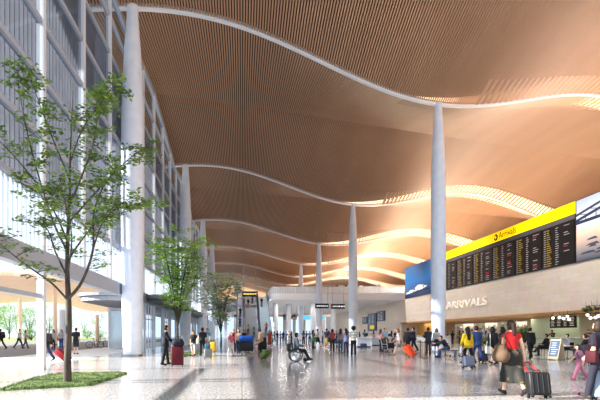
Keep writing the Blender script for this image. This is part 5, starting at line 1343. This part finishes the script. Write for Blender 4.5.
def potted(label, u, v, h, r, seed, n=60):
    x, y = at(u, v); rn = random.Random(seed); t = thing('potted_plant', label, 'plant', (x, y, 0)); MB().tube([(0, 0, 0), (0, 0, .5), (0, 0, .52)], [.24, .32, .27], 18).build('pot', mat((92, 92, 88), .6), t, True)
    st = MB(); lv = MB()
    for k in range(n):
        a = rn.uniform(0, 6.28); q = r * math.sqrt(rn.random()); z = rn.uniform(.55, 1) * h * (1 - .25 * q / r); e = Vector((q * math.cos(a), q * math.sin(a), z)); b = Vector((.12 * math.cos(a), .12 * math.sin(a), .45))
        st.tube([b, (b + e) / 2 + Vector((0, 0, .15)), e], [.012, .009, .004], 4, False)
        for f_ in (.5, .65, .8, .9, 1): spray(lv, b.lerp(e, f_) + Vector((0, 0, .1)), .14, 5, .2, rn, .4)
    st.build('stems', BARK, t, True); lv.build('foliage', LEAF1, t)
potted('tall feathery potted plant behind the woman in red', 521, 352.5, 2.25, .85, 71)
potted('small potted plant on the floor left of the black bag puller', 488.5, 352, 1.1, .4, 72, 26)
# people behind the counters
for (lab, u, d, col, hair, sk) in (('person in black leaning on the pale green cafe counter', 545.5, 43.0, (34, 32, 36), 'black', 'b'), ('barista in a grey top behind the white cafe counter', 571, 38.5, (90, 92, 98), 'dark', 'a'), ('barista in a dark top at the right end of the white cafe counter', 580.5, 37.2, (60, 58, 60), 'brown', 'b')):
    x = at_d(u, d); human(lab, (max(x, XW + 1.75), d, 0), R(110), 1.74, 'desk', 'm', sk, ('short', hair), ('short', col), ('trousers', K), (30, 30, 30), .03)
for (lab, u, vf, d, rz, top, sex) in (('shopper in black looking at the far shop shelves', 452.5, 346, 57.5, R(-60), (44, 44, 52), 'm'), ('shopper in a green top inside the recess', 459.5, 346, 55.5, R(-100), (90, 128, 108), 'f'), ('shopper in blue inside the recess, left of the yellow coat', 463, 346, 53.6, R(-70), (70, 92, 140), 'm'), ('shopper in pale clothes inside the recess right of the blue suit', 486, 346, 49.5, R(-80), (190, 190, 196), 'f')):
    x = at_d(u, d); human(lab, (x, d, 0), rz, 1.72, 'stand', sex, 'b', ('short' if sex == 'm' else 'long', 'dark'), ('short', top), ('trousers', (60, 62, 72)), K, .04)
for k, (u, d, c) in enumerate(((420, 66.5, (60, 64, 90)), (424, 65, (120, 150, 190)), (404, 71, (206, 150, 130)), (422, 70, (70, 76, 86)))):
    human(['clerk in dark blue behind the long recess desk', 'clerk in light blue behind the long recess desk', 'person in salmon near the far end of the recess', 'clerk in grey farthest back at the long recess desk'][k], (max(at_d(u, d), XW + 1.7) if k != 2 else at_d(u, d), d, 0), R(100), 1.72, 'stand', 'm' if k % 2 else 'f', 'b', ('short', 'dark'), ('short', c), ('trousers', K), K, .045)

# ---- escalator riders and far crowd
def stepz(y): return MT * (int((y - 70.5) / (14.5 / 34)) + 1) / 34
for (lab, x, y, rz, top, bot, sex, hair) in (('person in blue riding the left escalator', -.35, 74.4, AWAY, (54, 84, 170), (40, 42, 52), 'm', 'black'), ('person in black high on the left escalator', -.3, 77.4, AWAY, (40, 40, 46), (40, 42, 52), 'm', 'black'),
                                 ('woman in black and pink near the top of the central flight', 1.1, 80.4, TOWARD, (44, 46, 60), (206, 140, 120), 'f', 'black'), ('person in beige at the foot of the central flight', 1.0, 72.3, AWAY, (206, 170, 146), (120, 116, 116), 'f', 'blond'),
                                 ('person in turquoise at the foot of the central flight', 1.9, 71.4, AWAY, (110, 186, 196), (90, 96, 110), 'f', 'dark'), ('person in black near the top of the right escalator', 3.55, 81.0, TOWARD, (40, 42, 52), (150, 120, 110), 'm', 'black'), ('person in orange low on the right escalator', 3.9, 72.6, AWAY, (206, 120, 84), (70, 70, 80), 'f', 'red'),
                                 ('second person in grey near the top of the central flight', 1.9, 82.1, TOWARD, (120, 110, 110), (60, 60, 70), 'm', 'brown')):
    human(lab, (x, y + .1, stepz(y + .1)), rz, 1.74, 'stand', sex, 'b', ('short' if sex == 'm' else 'long', hair), ('short', top), ('trousers', bot), K, .05)
rn = random.Random(17)
crowd = [(271.5, 341, 'white'), (274.5, 342, 'blue'), (277.5, 341, 'dark'), (280.5, 343, 'grey'), (283.3, 341.5, 'navy'), (286, 343, 'blue'), (289, 341, 'white'), (291.5, 343.5, 'dark'), (303.5, 343.5, 'blue'), (306.5, 342, 'navy'), (309.5, 344, 'grey'), (322.5, 342.5, 'white'), (329, 342, 'dark'), (336.5, 342.3, 'blue'), (349, 343, 'grey'), (359.3, 343, 'navy'), (373.5, 343, 'white'), (391.5, 343.2, 'dark'), (395.3, 343.6, 'navy')]
CC = dict(white=(220, 220, 226), blue=(90, 120, 176), dark=(44, 46, 54), grey=(130, 134, 146), navy=(44, 52, 84))
near_ = ['above the girl in pink', '']
od = ['first', 'second', 'third', 'fourth', 'fifth', 'sixth', 'seventh', 'eighth', 'ninth', 'tenth', 'eleventh', 'twelfth', 'thirteenth', 'fourteenth', 'fifteenth', 'sixteenth', 'seventeenth', 'eighteenth', 'nineteenth']
for k, (u, v, c) in enumerate(crowd):
    d = rn.uniform(58, 68); sex = rn.choice('mf')
    human('distant traveller in a %s top, %s from the left in the far crowd' % (c, od[k]), (at_d(u, d), d, 0), rn.uniform(0, 6.28), rn.uniform(1.66, 1.8), rn.choice(['stand', 'stand2', 'walk', 'hold', 'phone']), sex, rn.choice('abcd'), ('short' if sex == 'm' else 'long', rn.choice(['black', 'dark', 'brown'])), ('short', CC[c]), ('trousers', rn.choice([K, JEAN, GR])), K, .05, group='far crowd')
for k, (x, y, c) in enumerate(((16.6, 78.6, 'grey'), (18.2, 78.8, 'dark'), (20.2, 78.5, 'navy'), (24.0, 78.7, 'blue'), (10.0, 79.0, 'white'), (7.6, 80.5, 'grey'))):
    human('traveller in a %s top behind the mezzanine balustrade, %s from the left' % (c, ['third', 'fourth', 'fifth', 'sixth', 'second', 'first'][k]), (x, y, MT), rn.uniform(0, 6.28), 1.75, 'stand', 'mf'[k % 2], 'b', ('short' if k % 2 == 0 else 'long', 'dark'), ('short', CC[c]), ('trousers', K), K, .05, group='people on the mezzanine')
# ------------------------------------------------------------------ light and camera
wo = bpy.data.worlds.new('sky'); SC.world = wo; wo.use_nodes = True
bg = wo.node_tree.nodes['Background']; bg.inputs['Color'].default_value = (.80, .90, 1.0, 1); bg.inputs['Strength'].default_value = 1.6
sd = bpy.data.lights.new('sun', 'SUN'); sd.energy = 21.0; sd.angle = R(.8); sd.color = (1, .93, .82)
so = bpy.data.objects.new('sun', sd); COL.objects.link(so)
so.rotation_euler = Vector((math.cos(R(25)), .12, -math.sin(R(25)))).to_track_quat('-Z', 'Y').to_euler()
def area(name, loc, rot, sx, sy, power, col):
    l = bpy.data.lights.new(name, 'AREA'); l.shape = 'RECTANGLE'; l.size = sx; l.size_y = sy; l.energy = power; l.color = col
    o = bpy.data.objects.new(name, l); COL.objects.link(o); o.location = loc; o.rotation_euler = rot
# uplights on the ledge behind the flight board
for y in range(34, 150, 12): area('ledge_uplight', (XW + 4.5, y, ZB + .3), (R(180 + 48), 0, 0), 3, 9, 4700 if y < 66 else 7000, (1, .91, .82) if y < 66 else (1, .82, .60))
for x in (7.8, 11.3, 15.8, 20.6):  # added fill lamps that brighten the space under the mezzanine
    for y in (84, 96, 108, 122): area('mezzanine_fill_light', (x, y, MF - .05), (0, 0, 0), 1.5, 1.5, 190, (1, .93, .84))
def spot(loc, tgt, power, ang, col):
    l = bpy.data.lights.new('seam_fill_spot', 'SPOT'); l.energy = power; l.spot_size = R(ang); l.spot_blend = .6; l.shadow_soft_size = .12; l.color = col
    o = bpy.data.objects.new('seam_fill_spot', l); COL.objects.link(o); o.location = loc; o.rotation_euler = (Vector(tgt) - Vector(loc)).to_track_quat('-Z', 'Y').to_euler()
for k in range(0, 7):  # added fill spots below the seams to brighten the right wall, no fixtures modelled
    for x, tx in ((20, 29),):
        y = seam_y(x, k) + .4; spot((x, y, ceil_z(x, k, 0) - .12), (tx, y, 7), 9500, 95, (1, .95, .88))
for k in (2, 3, 4): spot((3, seam_y(3, k) + .4, ceil_z(3, k, 0) - .12), (3, seam_y(3, k) + 5, 0), 4500, 110, (1, .96, .9))  # added fill spots that lift the far zone around the escalators
# downlights in the recess ceiling
for y in range(26, 78, 6): area('recess_downlight', (XW + 3.5, y, ZS - .14), (0, 0, 0), 3, 3, 110, (1, .90, .76))
cam = bpy.data.cameras.new('camera'); co = bpy.data.objects.new('camera', cam); COL.objects.link(co)
co.location = (0, 0, EYE); co.rotation_euler = (R(90), 0, 0)
cam.sensor_width = 36; cam.lens = F / 600 * 36; cam.shift_x = (300 - VX) / 600; cam.shift_y = (VY - 200) / 600
cam.clip_end = 600; cam.clip_start = .1
SC.camera = co
SC.view_settings.view_transform = 'Standard'; SC.view_settings.look = 'None'; SC.view_settings.gamma = 1; SC.view_settings.use_curve_mapping = False
SC.view_settings.exposure = 0.08
SC.cycles.use_denoising = True
SC.cycles.max_bounces = 8; SC.cycles.diffuse_bounces = 5; SC.cycles.glossy_bounces = 3; SC.cycles.transparent_max_bounces = 24
SC.cycles.sample_clamp_indirect = 6
